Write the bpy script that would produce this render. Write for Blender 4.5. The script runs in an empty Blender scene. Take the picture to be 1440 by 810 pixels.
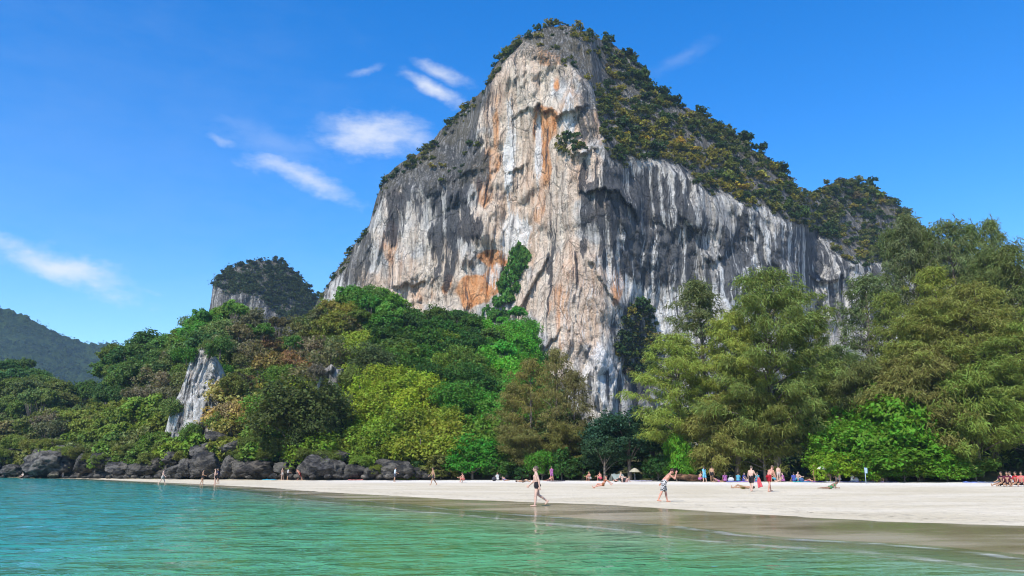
import bpy, bmesh, math, random
import numpy as np
from mathutils import Vector, Matrix, Euler

RAD = math.radians
random.seed(11)
rng = np.random.default_rng(11)
S = bpy.context.scene
COL = S.collection

# ------------------------------------------------------------------ camera
F_PX, CX, CY, HORIZON = 1120.0, 720.0, 405.0, 659.0
PITCH = math.atan((HORIZON - CY) / F_PX)
CAM_H = 1.72
cam_d = bpy.data.cameras.new("camera")
cam = bpy.data.objects.new("camera", cam_d)
COL.objects.link(cam)
cam.location = (0, 0, CAM_H)
cam.rotation_euler = (math.pi / 2 + PITCH, 0, 0)
cam_d.sensor_width = 36.0
cam_d.lens = 36.0 * F_PX / 1440.0
cam_d.clip_start = 0.1
cam_d.clip_end = 12000
S.camera = cam

# ------------------------------------------------------------------ light
SUN_EL = RAD(47)
SUN_H = np.array([-0.47, -0.88]); SUN_H = SUN_H / np.linalg.norm(SUN_H)
to_sun = Vector((SUN_H[0] * math.cos(SUN_EL), SUN_H[1] * math.cos(SUN_EL), math.sin(SUN_EL)))
sun_d = bpy.data.lights.new("sun", 'SUN')
sun_d.energy = 4.4
sun_d.angle = RAD(0.53)
sun_d.color = (1.0, 0.955, 0.87)
sun = bpy.data.objects.new("sun", sun_d)
COL.objects.link(sun)
sun.rotation_euler = to_sun.to_track_quat('Z', 'Y').to_euler()

world = bpy.data.worlds.new("World")
S.world = world
world.use_nodes = True
WT = world.node_tree
S.view_settings.view_transform = 'Standard'
S.view_settings.look = 'None'
S.view_settings.exposure = 0.5
S.view_settings.gamma = 1.0
S.render.engine = 'CYCLES'
S.cycles.use_denoising = True
S.cycles.max_bounces = 6
S.cycles.diffuse_bounces = 2
S.cycles.glossy_bounces = 3
S.cycles.transmission_bounces = 3
S.cycles.transparent_max_bounces = 8
S.cycles.volume_bounces = 1
S.cycles.sample_clamp_indirect = 6.0
S.cycles.filter_width = 1.1


def ray(px, py):
    xc = (px - CX) / F_PX
    yc = (CY - py) / F_PX
    cp, sp = math.cos(PITCH), math.sin(PITCH)
    return xc, cp - yc * sp, sp + yc * cp


def at(px, py, Y):
    """world point on the viewing ray through a photo pixel at world depth Y"""
    dx, dy, dz = ray(px, py)
    t = Y / dy
    return dx * t, Y + 0 * dx, CAM_H + dz * t


def atv(px, py, Y):
    return Vector([float(v) for v in at(px, py, Y)])


class NT:
    """tiny node helper"""
    def __init__(self, tree):
        self.t = tree
        tree.nodes.clear()

    def n(self, typ, inputs=None, **props):
        nd = self.t.nodes.new(typ)
        for k, v in props.items():
            setattr(nd, k, v)
        if inputs:
            for k, v in inputs.items():
                self.set(nd.inputs[k], v)
        return nd

    def set(self, sock, v):
        if isinstance(v, bpy.types.NodeSocket):
            self.t.links.new(v, sock)
        elif isinstance(v, bpy.types.Node):
            self.t.links.new(v.outputs[0], sock)
        else:
            sock.default_value = v

    def math(self, op, a, b=0.0, c=None, clamp=False):
        nd = self.n('ShaderNodeMath', operation=op, use_clamp=clamp)
        self.set(nd.inputs[0], a)
        self.set(nd.inputs[1], b)
        if c is not None:
            self.set(nd.inputs[2], c)
        return nd.outputs[0]

    def mix(self, fac, a, b, blend='MIX'):
        nd = self.n('ShaderNodeMix', data_type='RGBA', blend_type=blend)
        self.set(nd.inputs[0], fac)
        self.set(nd.inputs[6], a)
        self.set(nd.inputs[7], b)
        return nd.outputs[2]

    def step(self, v, lo, hi, a=0.0, b=1.0):
        nd = self.n('ShaderNodeMapRange', interpolation_type='SMOOTHSTEP')
        self.set(nd.inputs[0], v)
        nd.inputs[1].default_value = lo
        nd.inputs[2].default_value = hi
        nd.inputs[3].default_value = a
        nd.inputs[4].default_value = b
        return nd.outputs[0]

    def noise(self, vec, scale, detail=4.0, rough=0.55, vscale=None, dist=0.0):
        if vscale is not None:
            mp = self.n('ShaderNodeMapping')
            self.set(mp.inputs['Vector'], vec)
            mp.inputs['Scale'].default_value = vscale
            vec = mp.outputs[0]
        nd = self.n('ShaderNodeTexNoise')
        self.set(nd.inputs['Vector'], vec)
        nd.inputs['Scale'].default_value = scale
        nd.inputs['Detail'].default_value = detail
        nd.inputs['Roughness'].default_value = rough
        nd.inputs['Distortion'].default_value = dist
        return nd.outputs[0]

    def attr(self, name):
        return self.n('ShaderNodeAttribute', attribute_name=name)


def rgba(c):
    return (c[0], c[1], c[2], 1.0)


# ------------------------------------------------------------------ sky
def build_sky():
    w = NT(WT)
    sky = w.n('ShaderNodeTexSky', sky_type='NISHITA')
    sky.sun_disc = False
    sky.sun_elevation = SUN_EL
    sky.sun_rotation = math.atan2(to_sun.x, to_sun.y)
    sky.altitude = 0
    sky.air_density = 1.0
    sky.dust_density = 0.35
    sky.ozone_density = 3.0
    hs = w.n('ShaderNodeHueSaturation', {'Saturation': 1.42, 'Value': 1.17, 'Hue': 0.508})
    w.set(hs.inputs['Color'], sky.outputs[0])
    col = hs.outputs[0]
    tc = w.n('ShaderNodeTexCoord').outputs['Generated']
    # wind-drawn wisps: warped direction vector
    wn = w.n('ShaderNodeTexNoise')
    w.set(wn.inputs['Vector'], tc)
    wn.inputs['Scale'].default_value = 9.0
    wn.inputs['Detail'].default_value = 5.0
    wn.inputs['Roughness'].default_value = 0.6
    sub = w.n('ShaderNodeVectorMath', operation='SUBTRACT')
    w.set(sub.inputs[0], wn.outputs[1]); sub.inputs[1].default_value = (0.5, 0.5, 0.5)
    sc = w.n('ShaderNodeVectorMath', operation='SCALE')
    w.set(sc.inputs[0], sub.outputs[0]); sc.inputs['Scale'].default_value = 0.055
    add = w.n('ShaderNodeVectorMath', operation='ADD')
    w.set(add.inputs[0], tc); w.set(add.inputs[1], sc.outputs[0])
    d = add.outputs[0]
    fine = w.noise(tc, 16.0, 7.0, 0.62, vscale=(1, 1, 2.6))
    clouds = []   # (direction, half width, half height, tilt, strength)
    for px, py, hw, hh, tilt, st in [
        (612, 128, 44, 13, -24, .85), (622, 102, 40, 12, -20, .62), (530, 192, 76, 27, 2, .85),
        (590, 205, 30, 14, 4, .5),
        (430, 252, 84, 16, -14, .72), (80, 373, 104, 21, -14, .85), (318, 197, 24, 8, -14, .35),
        (520, 99, 28, 6, 14, .32), (470, 180, 40, 14, -5, .25), (970, 75, 60, 14, 18, .13),
        (380, 205, 90, 26, -10, .16), (120, 240, 420, 260, 0, .05), (250, 420, 400, 120, 0, .05)]:
        v = Vector([float(q) for q in ray(px, py)]).normalized()
        clouds.append((v, hw / F_PX, hh / F_PX, tilt, st))
    for az, el, hw, hh, tilt, st in [(-52, 22, .14, .04, -9, .6), (-75, 16, .2, .04, 4, .7), (-110, 26, .18, .05, 8, .6),
                                     (60, 14, .16, .03, 5, .5), (95, 24, .16, .05, -8, .6), (140, 18, .22, .05, 0, .6),
                                     (180, 28, .2, .05, 6, .6), (-150, 15, .2, .04, -5, .6)]:
        a, e = RAD(az), RAD(el)
        clouds.append((Vector((math.sin(a) * math.cos(e), math.cos(a) * math.cos(e), math.sin(e))), hw, hh, tilt, st))
    total = None
    for v, hw, hh, tilt, st in clouds:
        right = v.cross(Vector((0, 0, 1))).normalized()
        up = right.cross(v).normalized()
        c, s = math.cos(RAD(tilt)), math.sin(RAD(tilt))
        a = (right * c + up * s) / hw
        b = (up * c - right * s) / hh

        def dot(vec):
            nd = w.n('ShaderNodeVectorMath', operation='DOT_PRODUCT')
            w.set(nd.inputs[0], d); nd.inputs[1].default_value = vec
            return nd.outputs['Value']
        u = w.math('SUBTRACT', dot(a), float(v.dot(a)))
        q = w.math('SUBTRACT', dot(b), float(v.dot(b)))
        r2 = w.math('ADD', w.math('MULTIPLY', u, u), w.math('MULTIPLY', q, q))
        e = w.math('SUBTRACT', 1.0, w.math('SQRT', r2))
        e = w.math('ADD', w.math('MULTIPLY', e, 1.0), w.math('MULTIPLY', w.math('SUBTRACT', fine, 0.5), 2.0))
        m = w.step(e, -0.35, 1.25, 0.0, st)
        front = w.math('GREATER_THAN', dot(tuple(v)), 0.5)
        m = w.math('MULTIPLY', m, front)
        total = m if total is None else w.math('MAXIMUM', total, m)
    col = w.mix(total, col, (4.3, 4.5, 4.85, 1))
    bg = w.n('ShaderNodeBackground', {'Strength': 0.15})
    w.set(bg.inputs['Color'], col)
    out = w.n('ShaderNodeOutputWorld')
    w.set(out.inputs['Surface'], bg.outputs[0])


build_sky()

# ------------------------------------------------------------------ noise (numpy)
_perm = rng.permutation(256).astype(np.int64)
_perm = np.concatenate([_perm, _perm, _perm])
_grad = rng.normal(size=(256, 3)); _grad /= np.linalg.norm(_grad, axis=1)[:, None]


def pnoise(x, y, z=0.0):
    x, y, z = np.broadcast_arrays(np.asarray(x, float), np.asarray(y, float), np.asarray(z, float))
    xi, yi, zi = np.floor(x).astype(np.int64), np.floor(y).astype(np.int64), np.floor(z).astype(np.int64)
    fx, fy, fz = x - xi, y - yi, z - zi
    u, v, w = (f * f * f * (f * (f * 6 - 15) + 10) for f in (fx, fy, fz))

    def g(ox, oy, oz):
        h = _perm[_perm[_perm[(xi + ox) & 255] + ((yi + oy) & 255)] + ((zi + oz) & 255)]
        gr = _grad[h]
        return gr[..., 0] * (fx - ox) + gr[..., 1] * (fy - oy) + gr[..., 2] * (fz - oz)
    a = g(0, 0, 0) * (1 - u) + g(1, 0, 0) * u
    b = g(0, 1, 0) * (1 - u) + g(1, 1, 0) * u
    c = g(0, 0, 1) * (1 - u) + g(1, 0, 1) * u
    e = g(0, 1, 1) * (1 - u) + g(1, 1, 1) * u
    return ((a * (1 - v) + b * v) * (1 - w) + (c * (1 - v) + e * v) * w) * 1.6


def fbm(x, y, z=0.0, octv=4, gain=0.5):
    t = 0.0; a = 1.0; f = 1.0
    for i in range(octv):
        t = t + a * pnoise(x * f + 17.3 * i, y * f + 5.1 * i, z * f + 9.7 * i)
        a *= gain; f *= 2.03
    return t


def sstep(x, a, b):
    t = np.clip((x - a) / (b - a), 0, 1)
    return t * t * (3 - 2 * t)


# ------------------------------------------------------------------ mesh helpers
def new_mesh(name, V, F, smooth=True):
    V = np.asarray(V, np.float32).reshape(-1, 3)
    F = np.asarray(F, np.int32)
    me = bpy.data.meshes.new(name)
    me.vertices.add(len(V))
    me.vertices.foreach_set('co', V.ravel())
    k = F.shape[1]
    me.loops.add(F.size)
    me.loops.foreach_set('vertex_index', F.ravel())
    me.polygons.add(len(F))
    me.polygons.foreach_set('loop_start', np.arange(len(F), dtype=np.int32) * k)
    me.polygons.foreach_set('use_smooth', np.full(len(F), smooth, dtype=bool))
    me.update(calc_edges=True)
    return me


def put_attr(me, name, arr):
    arr = np.asarray(arr, np.float32)
    if arr.ndim == 1:
        a = me.attributes.new(name, 'FLOAT', 'POINT')
        a.data.foreach_set('value', arr)
    else:
        a = me.attributes.new(name, 'FLOAT_COLOR', 'POINT')
        full = np.ones((len(arr), 4), np.float32)
        full[:, :arr.shape[1]] = arr
        a.data.foreach_set('color', full.ravel())


def obj(name, me, mat=None, parent=None):
    o = bpy.data.objects.new(name, me)
    COL.objects.link(o)
    if mat is not None and me is not None and len(me.materials) == 0:
        me.materials.append(mat)
    if parent is not None:
        o.parent = parent
    return o


def tag(o, label=None, cat=None, group=None, kind=None):
    if label: o['label'] = label
    if cat: o['category'] = cat
    if group: o['group'] = group
    if kind: o['kind'] = kind
    return o


def empty(name, loc=(0, 0, 0), rz=0.0):
    o = bpy.data.objects.new(name, None)
    COL.objects.link(o)
    o.location = loc
    o.rotation_euler = (0, 0, rz)
    o.empty_display_size = 0.3
    return o


def grid_faces(nr, nc):
    i = np.arange(nr - 1)[:, None] * nc + np.arange(nc - 1)[None, :]
    return np.stack([i, i + 1, i + nc + 1, i + nc], -1).reshape(-1, 4)


class MB:
    """collects simple shapes into one mesh"""
    def __init__(self):
        self.v = []; self.f = []; self.n = 0

    def add(self, V, F):
        V = np.asarray(V, float).reshape(-1, 3)
        self.v.append(V)
        self.f += [tuple(int(q) + self.n for q in f) for f in F]
        self.n += len(V)

    def tube(self, pts, radii, sides=8):
        P = [np.asarray(p, float) for p in pts]
        V = []
        for i, p in enumerate(P):
            t = P[min(i + 1, len(P) - 1)] - P[max(i - 1, 0)]
            t = t / (np.linalg.norm(t) + 1e-9)
            up = np.array([0, 0, 1.0]) if abs(t[2]) < 0.9 else np.array([1.0, 0, 0])
            a = np.cross(t, up); a /= np.linalg.norm(a)
            b = np.cross(t, a)
            for k in range(sides):
                an = 2 * math.pi * k / sides
                V.append(p + radii[i] * (a * math.cos(an) + b * math.sin(an)))
        F = []
        for i in range(len(P) - 1):
            for k in range(sides):
                k2 = (k + 1) % sides
                F.append((i * sides + k, i * sides + k2, (i + 1) * sides + k2, (i + 1) * sides + k))
        F.append(tuple(range(sides - 1, -1, -1)))
        F.append(tuple((len(P) - 1) * sides + k for k in range(sides)))
        self.add(V, F)
        return self

    def capsule(self, p0, p1, r0, r1, sides=12, rings=4):
        p0 = np.asarray(p0, float); p1 = np.asarray(p1, float)
        ax = p1 - p0; L = np.linalg.norm(ax)
        ax = ax / L if L > 1e-6 else np.array([0, 0, 1.0])
        pts = []; rad = []
        for i in range(rings):
            a = math.pi / 2 * (1 - i / rings)
            pts.append(p0 - ax * r0 * math.sin(a)); rad.append(max(r0 * math.cos(a), r0 * 0.06))
        pts.append(p0); rad.append(r0)
        if L > 1e-6:
            pts.append(p1); rad.append(r1)
        for i in range(1, rings + 1):
            a = math.pi / 2 * i / rings
            pts.append(p1 + ax * r1 * math.sin(a)); rad.append(max(r1 * math.cos(a), r1 * 0.06))
        # fixed frame so the tube never twists
        up = np.array([0, 0, 1.0]) if abs(ax[2]) < 0.9 else np.array([1.0, 0, 0])
        a = np.cross(ax, up); a /= np.linalg.norm(a); b = np.cross(ax, a)
        V = []
        for p, r in zip(pts, rad):
            for k in range(sides):
                an = 2 * math.pi * k / sides
                V.append(p + r * (a * math.cos(an) + b * math.sin(an)))
        F = []
        n = len(pts)
        for i in range(n - 1):
            for k in range(sides):
                k2 = (k + 1) % sides
                F.append((i * sides + k, (i + 1) * sides + k, (i + 1) * sides + k2, i * sides + k2))
        F.append(tuple(range(sides)))
        F.append(tuple((n - 1) * sides + k for k in range(sides - 1, -1, -1)))
        self.add(V, F)
        return self

    def ball(self, c, r, scale=(1, 1, 1), sides=14, rings=10):
        V = []; F = []
        for i in range(rings + 1):
            th = math.pi * i / rings
            for k in range(sides):
                ph = 2 * math.pi * k / sides
                V.append((c[0] + r * scale[0] * math.sin(th) * math.cos(ph),
                          c[1] + r * scale[1] * math.sin(th) * math.sin(ph),
                          c[2] + r * scale[2] * math.cos(th)))
        for i in range(rings):
            for k in range(sides):
                k2 = (k + 1) % sides
                F.append((i * sides + k, (i + 1) * sides + k, (i + 1) * sides + k2, i * sides + k2))
        self.add(V, F)
        return self

    def mesh(self, name, smooth=True):
        me = bpy.data.meshes.new(name)
        me.from_pydata([tuple(p) for p in np.concatenate(self.v)], [], self.f)
        me.polygons.foreach_set('use_smooth', np.full(len(me.polygons), smooth, dtype=bool))
        me.update()
        return me


# ------------------------------------------------------------------ materials
MATS = {}


def material(name):
    m = bpy.data.materials.new(name)
    m.use_nodes = True
    MATS[name] = m
    return m, NT(m.node_tree)


def finish(n, bsdf, disp=None):
    out = n.n('ShaderNodeOutputMaterial')
    n.set(out.inputs['Surface'], bsdf)


def bump(n, height, strength, dist):
    b = n.n('ShaderNodeBump')
    b.inputs['Strength'].default_value = strength
    b.inputs['Distance'].default_value = dist
    n.set(b.inputs['Height'], height)
    return b.outputs[0]


def leaf_material():
    """foliage tinted by each plant's own colour, each leaf a little different"""
    m, n = material('foliage')
    oi = n.n('ShaderNodeObjectInfo')
    geo = n.n('ShaderNodeNewGeometry')
    tc = n.n('ShaderNodeTexCoord').outputs['Object']
    big = n.noise(tc, 0.55, 2.0)
    isl = geo.outputs['Random Per Island']
    hs = n.n('ShaderNodeHueSaturation')
    n.set(hs.inputs['Color'], oi.outputs['Color'])
    n.set(hs.inputs['Hue'], n.math('ADD', n.math('MULTIPLY', isl, 0.05), n.math('ADD', 0.445, n.math('MULTIPLY', big, 0.05))))
    n.set(hs.inputs['Value'], n.math('ADD', n.math('MULTIPLY', isl, 0.75), n.math('ADD', 0.38, n.math('MULTIPLY', big, 0.55))))
    col = hs.outputs[0]
    p = n.n('ShaderNodeBsdfPrincipled', {'Roughness': 0.55, 'Specular IOR Level': 0.12})
    n.set(p.inputs['Base Color'], col)
    tr = n.n('ShaderNodeBsdfTranslucent')
    yel = n.mix(1.0, col, (1.25, 1.2, 0.55, 1), 'MULTIPLY')
    n.set(tr.inputs['Color'], yel)
    mx = n.n('ShaderNodeMixShader', {'Fac': 0.38})
    n.set(mx.inputs[1], p.outputs[0]); n.set(mx.inputs[2], tr.outputs[0])
    finish(n, mx.outputs[0])
    return m


def bark_material():
    m, n = material('bark')
    tc = n.n('ShaderNodeTexCoord').outputs['Object']
    a = n.noise(tc, 3.0, 5.0, 0.6, vscale=(3, 3, 0.5))
    col = n.mix(n.step(a, 0.35, 0.65), (0.075, 0.058, 0.045, 1), (0.24, 0.205, 0.17, 1))
    p = n.n('ShaderNodeBsdfPrincipled', {'Roughness': 0.9, 'Specular IOR Level': 0.15})
    n.set(p.inputs['Base Color'], col)
    n.set(p.inputs['Normal'], bump(n, a, 0.6, 0.05))
    finish(n, p.outputs[0])
    return m


def limestone_material():
    """limestone wall: vertex masks place the stains and some painted shade, noise draws them out into drips"""
    m, n = material('limestone')
    pos = n.n('ShaderNodeTexCoord').outputs['Object']
    A = n.n('ShaderNodeSeparateColor'); n.set(A.inputs[0], n.attr('stain_and_shade').outputs['Color'])
    B = n.n('ShaderNodeSeparateColor'); n.set(B.inputs[0], n.attr('tone').outputs['Color'])
    orange, dark, white = A.outputs[0], A.outputs[1], A.outputs[2]
    warm, earth = B.outputs[0], B.outputs[1]
    wn = n.n('ShaderNodeTexNoise'); n.set(wn.inputs['Vector'], pos)
    wn.inputs['Scale'].default_value = 0.05; wn.inputs['Detail'].default_value = 3.0
    wsub = n.n('ShaderNodeVectorMath', operation='SUBTRACT'); n.set(wsub.inputs[0], wn.outputs[1]); wsub.inputs[1].default_value = (0.5, 0.5, 0.5)
    wsc = n.n('ShaderNodeVectorMath', operation='MULTIPLY'); n.set(wsc.inputs[0], wsub.outputs[0]); wsc.inputs[1].default_value = (7.0, 7.0, 22.0)
    wadd = n.n('ShaderNodeVectorMath', operation='ADD'); n.set(wadd.inputs[0], pos); n.set(wadd.inputs[1], wsc.outputs[0])
    wpos = wadd.outputs[0]
    s1 = n.noise(wpos, 0.32, 5.0, 0.62, vscale=(1, 0.6, 0.045), dist=0.2)
    s2 = n.noise(wpos, 1.25, 6.0, 0.68, vscale=(1, 0.6, 0.045), dist=0.3)
    s3 = n.noise(pos, 0.55, 4.0, 0.6, vscale=(1.0, 0.7, 0.03))
    blot = n.noise(pos, 0.07, 5.0, 0.6)
    fine = n.noise(pos, 0.9, 7.0, 0.7)
    crack = n.noise(pos, 0.35, 6.0, 0.65, vscale=(1, 1, 0.35), dist=0.8)
    grey = n.mix(n.step(s3, 0.3, 0.7), (0.27, 0.255, 0.24, 1), (0.76, 0.72, 0.655, 1))
    cream = n.mix(n.step(s3, 0.3, 0.7), (0.60, 0.475, 0.36, 1), (0.88, 0.765, 0.625, 1))
    wfac = n.step(n.math('ADD', warm, n.math('MULTIPLY', n.math('SUBTRACT', blot, 0.5), 1.2)), 0.25, 0.75)
    peach = n.mix(n.step(s3, 0.3, 0.7), (0.66, 0.45, 0.31, 1), (0.86, 0.67, 0.51, 1))
    pn_ = n.noise(pos, 0.045, 4.0, 0.6, vscale=(1, 1, 0.45))
    cream = n.mix(n.step(pn_, 0.46, 0.66), cream, peach)
    col = n.mix(wfac, grey, cream)
    # salmon and rust stains
    of = n.step(n.math('ADD', orange, n.math('MULTIPLY', n.math('SUBTRACT', n.math('ADD', n.math('MULTIPLY', blot, 0.5), n.math('MULTIPLY', s1, 0.5)), 0.5), 1.6)), 0.35, 0.8)
    ocol = n.mix(n.step(crack, 0.35, 0.7), (0.68, 0.25, 0.06, 1), (0.82, 0.45, 0.22, 1))
    col = n.mix(n.math('MULTIPLY', of, 0.92), col, ocol)
    # chalk-white runs
    wf = n.step(n.math('ADD', n.math('MULTIPLY', white, 0.75), n.math('MULTIPLY', n.math('SUBTRACT', s2, 0.5), 1.5)), 0.3, 0.62)
    col = n.mix(n.math('MULTIPLY', wf, 0.8), col, (0.88, 0.87, 0.84, 1))
    # soot-dark algae streaks, fine and coarse; the mask also paints prow and cave shade
    d1 = n.step(n.math('ADD', n.math('MULTIPLY', dark, 0.62), n.math('MULTIPLY', n.math('SUBTRACT', s1, 0.5), 2.5)), 0.28, 0.48)
    d2 = n.step(n.math('ADD', n.math('MULTIPLY', dark, 0.42), n.math('MULTIPLY', n.math('SUBTRACT', s2, 0.5), 2.3)), 0.34, 0.55)
    df = n.math('MAXIMUM', d1, n.math('MULTIPLY', d2, 0.8))
    col = n.mix(n.math('MULTIPLY', df, 0.9), col, (0.050, 0.053, 0.060, 1))
    # pitting
    pit = n.step(n.math('ADD', n.math('MULTIPLY', fine, 0.6), n.math('MULTIPLY', crack, 0.4)), 0.33, 0.48, 0.58, 1.0)
    seam = n.step(n.math('ABSOLUTE', n.math('SUBTRACT', n.noise(pos, 0.16, 5.0, 0.6, vscale=(1, 1, 0.4), dist=0.6), 0.5)), 0.0, 0.016, 0.5, 1.0)
    vor = n.n('ShaderNodeTexVoronoi', feature='DISTANCE_TO_EDGE')
    vm = n.n('ShaderNodeMapping'); n.set(vm.inputs['Vector'], wpos); vm.inputs['Scale'].default_value = (1, 1, 0.32)
    n.set(vor.inputs['Vector'], vm.outputs[0]); vor.inputs['Scale'].default_value = 0.17
    vor.inputs['Detail'].default_value = 2.0; vor.inputs['Roughness'].default_value = 0.6
    split = n.step(vor.outputs['Distance'], 0.0, 0.04, 0.45, 1.0)
    pit = n.math('MULTIPLY', n.math('MULTIPLY', pit, seam), n.math('ADD', 0.35, n.math('MULTIPLY', split, 0.65)))
    col = n.mix(1.0, col, pit, 'MULTIPLY')
    # weathered, lichen and soil covered rock on the shoulders
    ef = n.step(n.math('ADD', earth, n.math('MULTIPLY', n.math('SUBTRACT', fine, 0.5), 1.2)), 0.3, 0.7)
    ecol = n.mix(n.step(blot, 0.4, 0.6), (0.075, 0.074, 0.070, 1), (0.115, 0.10, 0.07, 1))
    ecol = n.mix(n.step(s2, 0.48, 0.64), ecol, (0.27, 0.255, 0.24, 1))
    col = n.mix(ef, col, ecol)
    p = n.n('ShaderNodeBsdfPrincipled', {'Roughness': 0.9, 'Specular IOR Level': 0.2})
    n.set(p.inputs['Base Color'], col)
    h = n.math('ADD', n.math('ADD', n.math('MULTIPLY', s2, 0.6), n.math('MULTIPLY', split, 0.35)), n.math('ADD', n.math('MULTIPLY', fine, 0.6), n.math('MULTIPLY', crack, 0.6)))
    n.set(p.inputs['Normal'], bump(n, h, 1.0, 3.0))
    finish(n, p.outputs[0])
    return m


def boulder_material():
    m, n = material('boulder_rock')
    tc = n.n('ShaderNodeTexCoord').outputs['Object']
    oi = n.n('ShaderNodeObjectInfo')
    geo = n.n('ShaderNodeNewGeometry')
    a = n.noise(geo.outputs['Position'], 0.5, 7.0, 0.68, vscale=(1, 1, 1.7), dist=0.5)
    b = n.noise(geo.outputs['Position'], 2.2, 5.0, 0.7)
    pale = n.mix(b, (0.075, 0.070, 0.062, 1), (0.26, 0.24, 0.21, 1))
    col = n.mix(n.step(a, 0.40, 0.62), (0.028, 0.027, 0.027, 1), pale)
    z = n.n('ShaderNodeSeparateXYZ'); n.set(z.inputs[0], geo.outputs['Position'])
    wet = n.step(n.math('ADD', z.outputs[2], n.math('MULTIPLY', a, 0.6)), 0.4, 1.0)
    col = n.mix(wet, (0.03, 0.03, 0.03, 1), col)
    col = n.mix(1.0, col, oi.outputs['Color'], 'MULTIPLY')
    p = n.n('ShaderNodeBsdfPrincipled', {'Roughness': 0.85, 'Specular IOR Level': 0.25})
    n.set(p.inputs['Base Color'], col)
    n.set(p.inputs['Normal'], bump(n, n.math('ADD', a, n.math('MULTIPLY', b, 0.3)), 1.0, 1.0))
    finish(n, p.outputs[0])
    return m


def ground_material():
    m, n = material('forest_floor')
    tc = n.n('ShaderNodeTexCoord').outputs['Object']
    a = n.noise(tc, 0.25, 6.0, 0.65)
    col = n.mix(n.step(a, 0.35, 0.65), (0.03, 0.038, 0.014, 1), (0.085, 0.075, 0.035, 1))
    p = n.n('ShaderNodeBsdfPrincipled', {'Roughness': 0.95, 'Specular IOR Level': 0.1})
    n.set(p.inputs['Base Color'], col)
    n.set(p.inputs['Normal'], bump(n, a, 0.8, 1.0))
    finish(n, p.outputs[0])
    return m


def sand_material():
    m, n = material('beach_sand')
    tc = n.n('ShaderNodeTexCoord').outputs['Object']
    wetA = n.attr('wet').outputs['Fac']
    foot = n.attr('trodden').outputs['Fac']
    a = n.noise(tc, 0.12, 4.0, 0.6, vscale=(1, 2.2, 1))
    b = n.noise(tc, 1.4, 5.0, 0.65)
    c = n.noise(tc, 30.0, 3.0, 0.6)
    dry = n.mix(n.step(a, 0.35, 0.65), (0.535, 0.455, 0.315, 1), (0.615, 0.535, 0.40, 1))
    dry = n.mix(foot, dry, (0.69, 0.635, 0.55, 1))
    dry = n.mix(n.math('MULTIPLY', n.step(b, 0.52, 0.72), 0.22), dry, (0.40, 0.34, 0.27, 1))
    dry = n.mix(n.math('MULTIPLY', n.step(c, 0.5, 0.7), 0.12), dry, (0.35, 0.30, 0.25, 1))
    patch = n.step(n.noise(tc, 0.3, 4.0, 0.6, vscale=(0.6, 1.6, 1)), 0.54, 0.68)
    dry = n.mix(n.math('MULTIPLY', n.math('MULTIPLY', patch, n.step(n.noise(tc, 4.0, 3.0, 0.6), 0.46, 0.6)), 0.45), dry, (0.34, 0.28, 0.20, 1))
    tide = n.math('MULTIPLY', n.attr('tide').outputs['Fac'], n.step(n.noise(tc, 2.4, 5.0, 0.7), 0.53, 0.62))
    dry = n.mix(n.math('MULTIPLY', tide, 0.75), dry, (0.13, 0.10, 0.06, 1))
    wetc = n.mix(n.step(a, 0.4, 0.6), (0.26, 0.205, 0.12, 1), (0.37, 0.305, 0.195, 1))
    wf = n.step(n.math('ADD', wetA, n.math('MULTIPLY', n.math('SUBTRACT', n.noise(tc, 0.45, 5.0, 0.62, vscale=(1, 1.5, 1)), 0.5), 0.75)), 0.35, 0.62)
    col = n.mix(wf, dry, wetc)
    p = n.n('ShaderNodeBsdfPrincipled', {'Specular IOR Level': 0.5})
    n.set(p.inputs['Base Color'], col)
    n.set(p.inputs['Roughness'], n.math('ADD', n.step(wf, 0.0, 1.0, 0.75, 0.10), n.math('MULTIPLY', n.step(a, 0.35, 0.65), 0.18)))
    n.set(p.inputs['Specular IOR Level'], n.step(wf, 0.0, 1.0, 0.15, 0.5))
    prints = n.noise(tc, 3.2, 3.0, 0.6, dist=0.4)
    h = n.math('ADD', n.math('MULTIPLY', b, 1.0), n.math('ADD', n.math('MULTIPLY', c, 0.05), n.math('MULTIPLY', n.step(prints, 0.3, 0.5), 0.35)))
    bm = n.n('ShaderNodeBump')
    n.set(bm.inputs['Strength'], n.step(wf, 0.0, 0.7, 0.8, 0.06))
    bm.inputs['Distance'].default_value = 0.16
    n.set(bm.inputs['Height'], h)
    n.set(p.inputs['Normal'], bm.outputs[0])
    finish(n, p.outputs[0])
    return m


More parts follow.
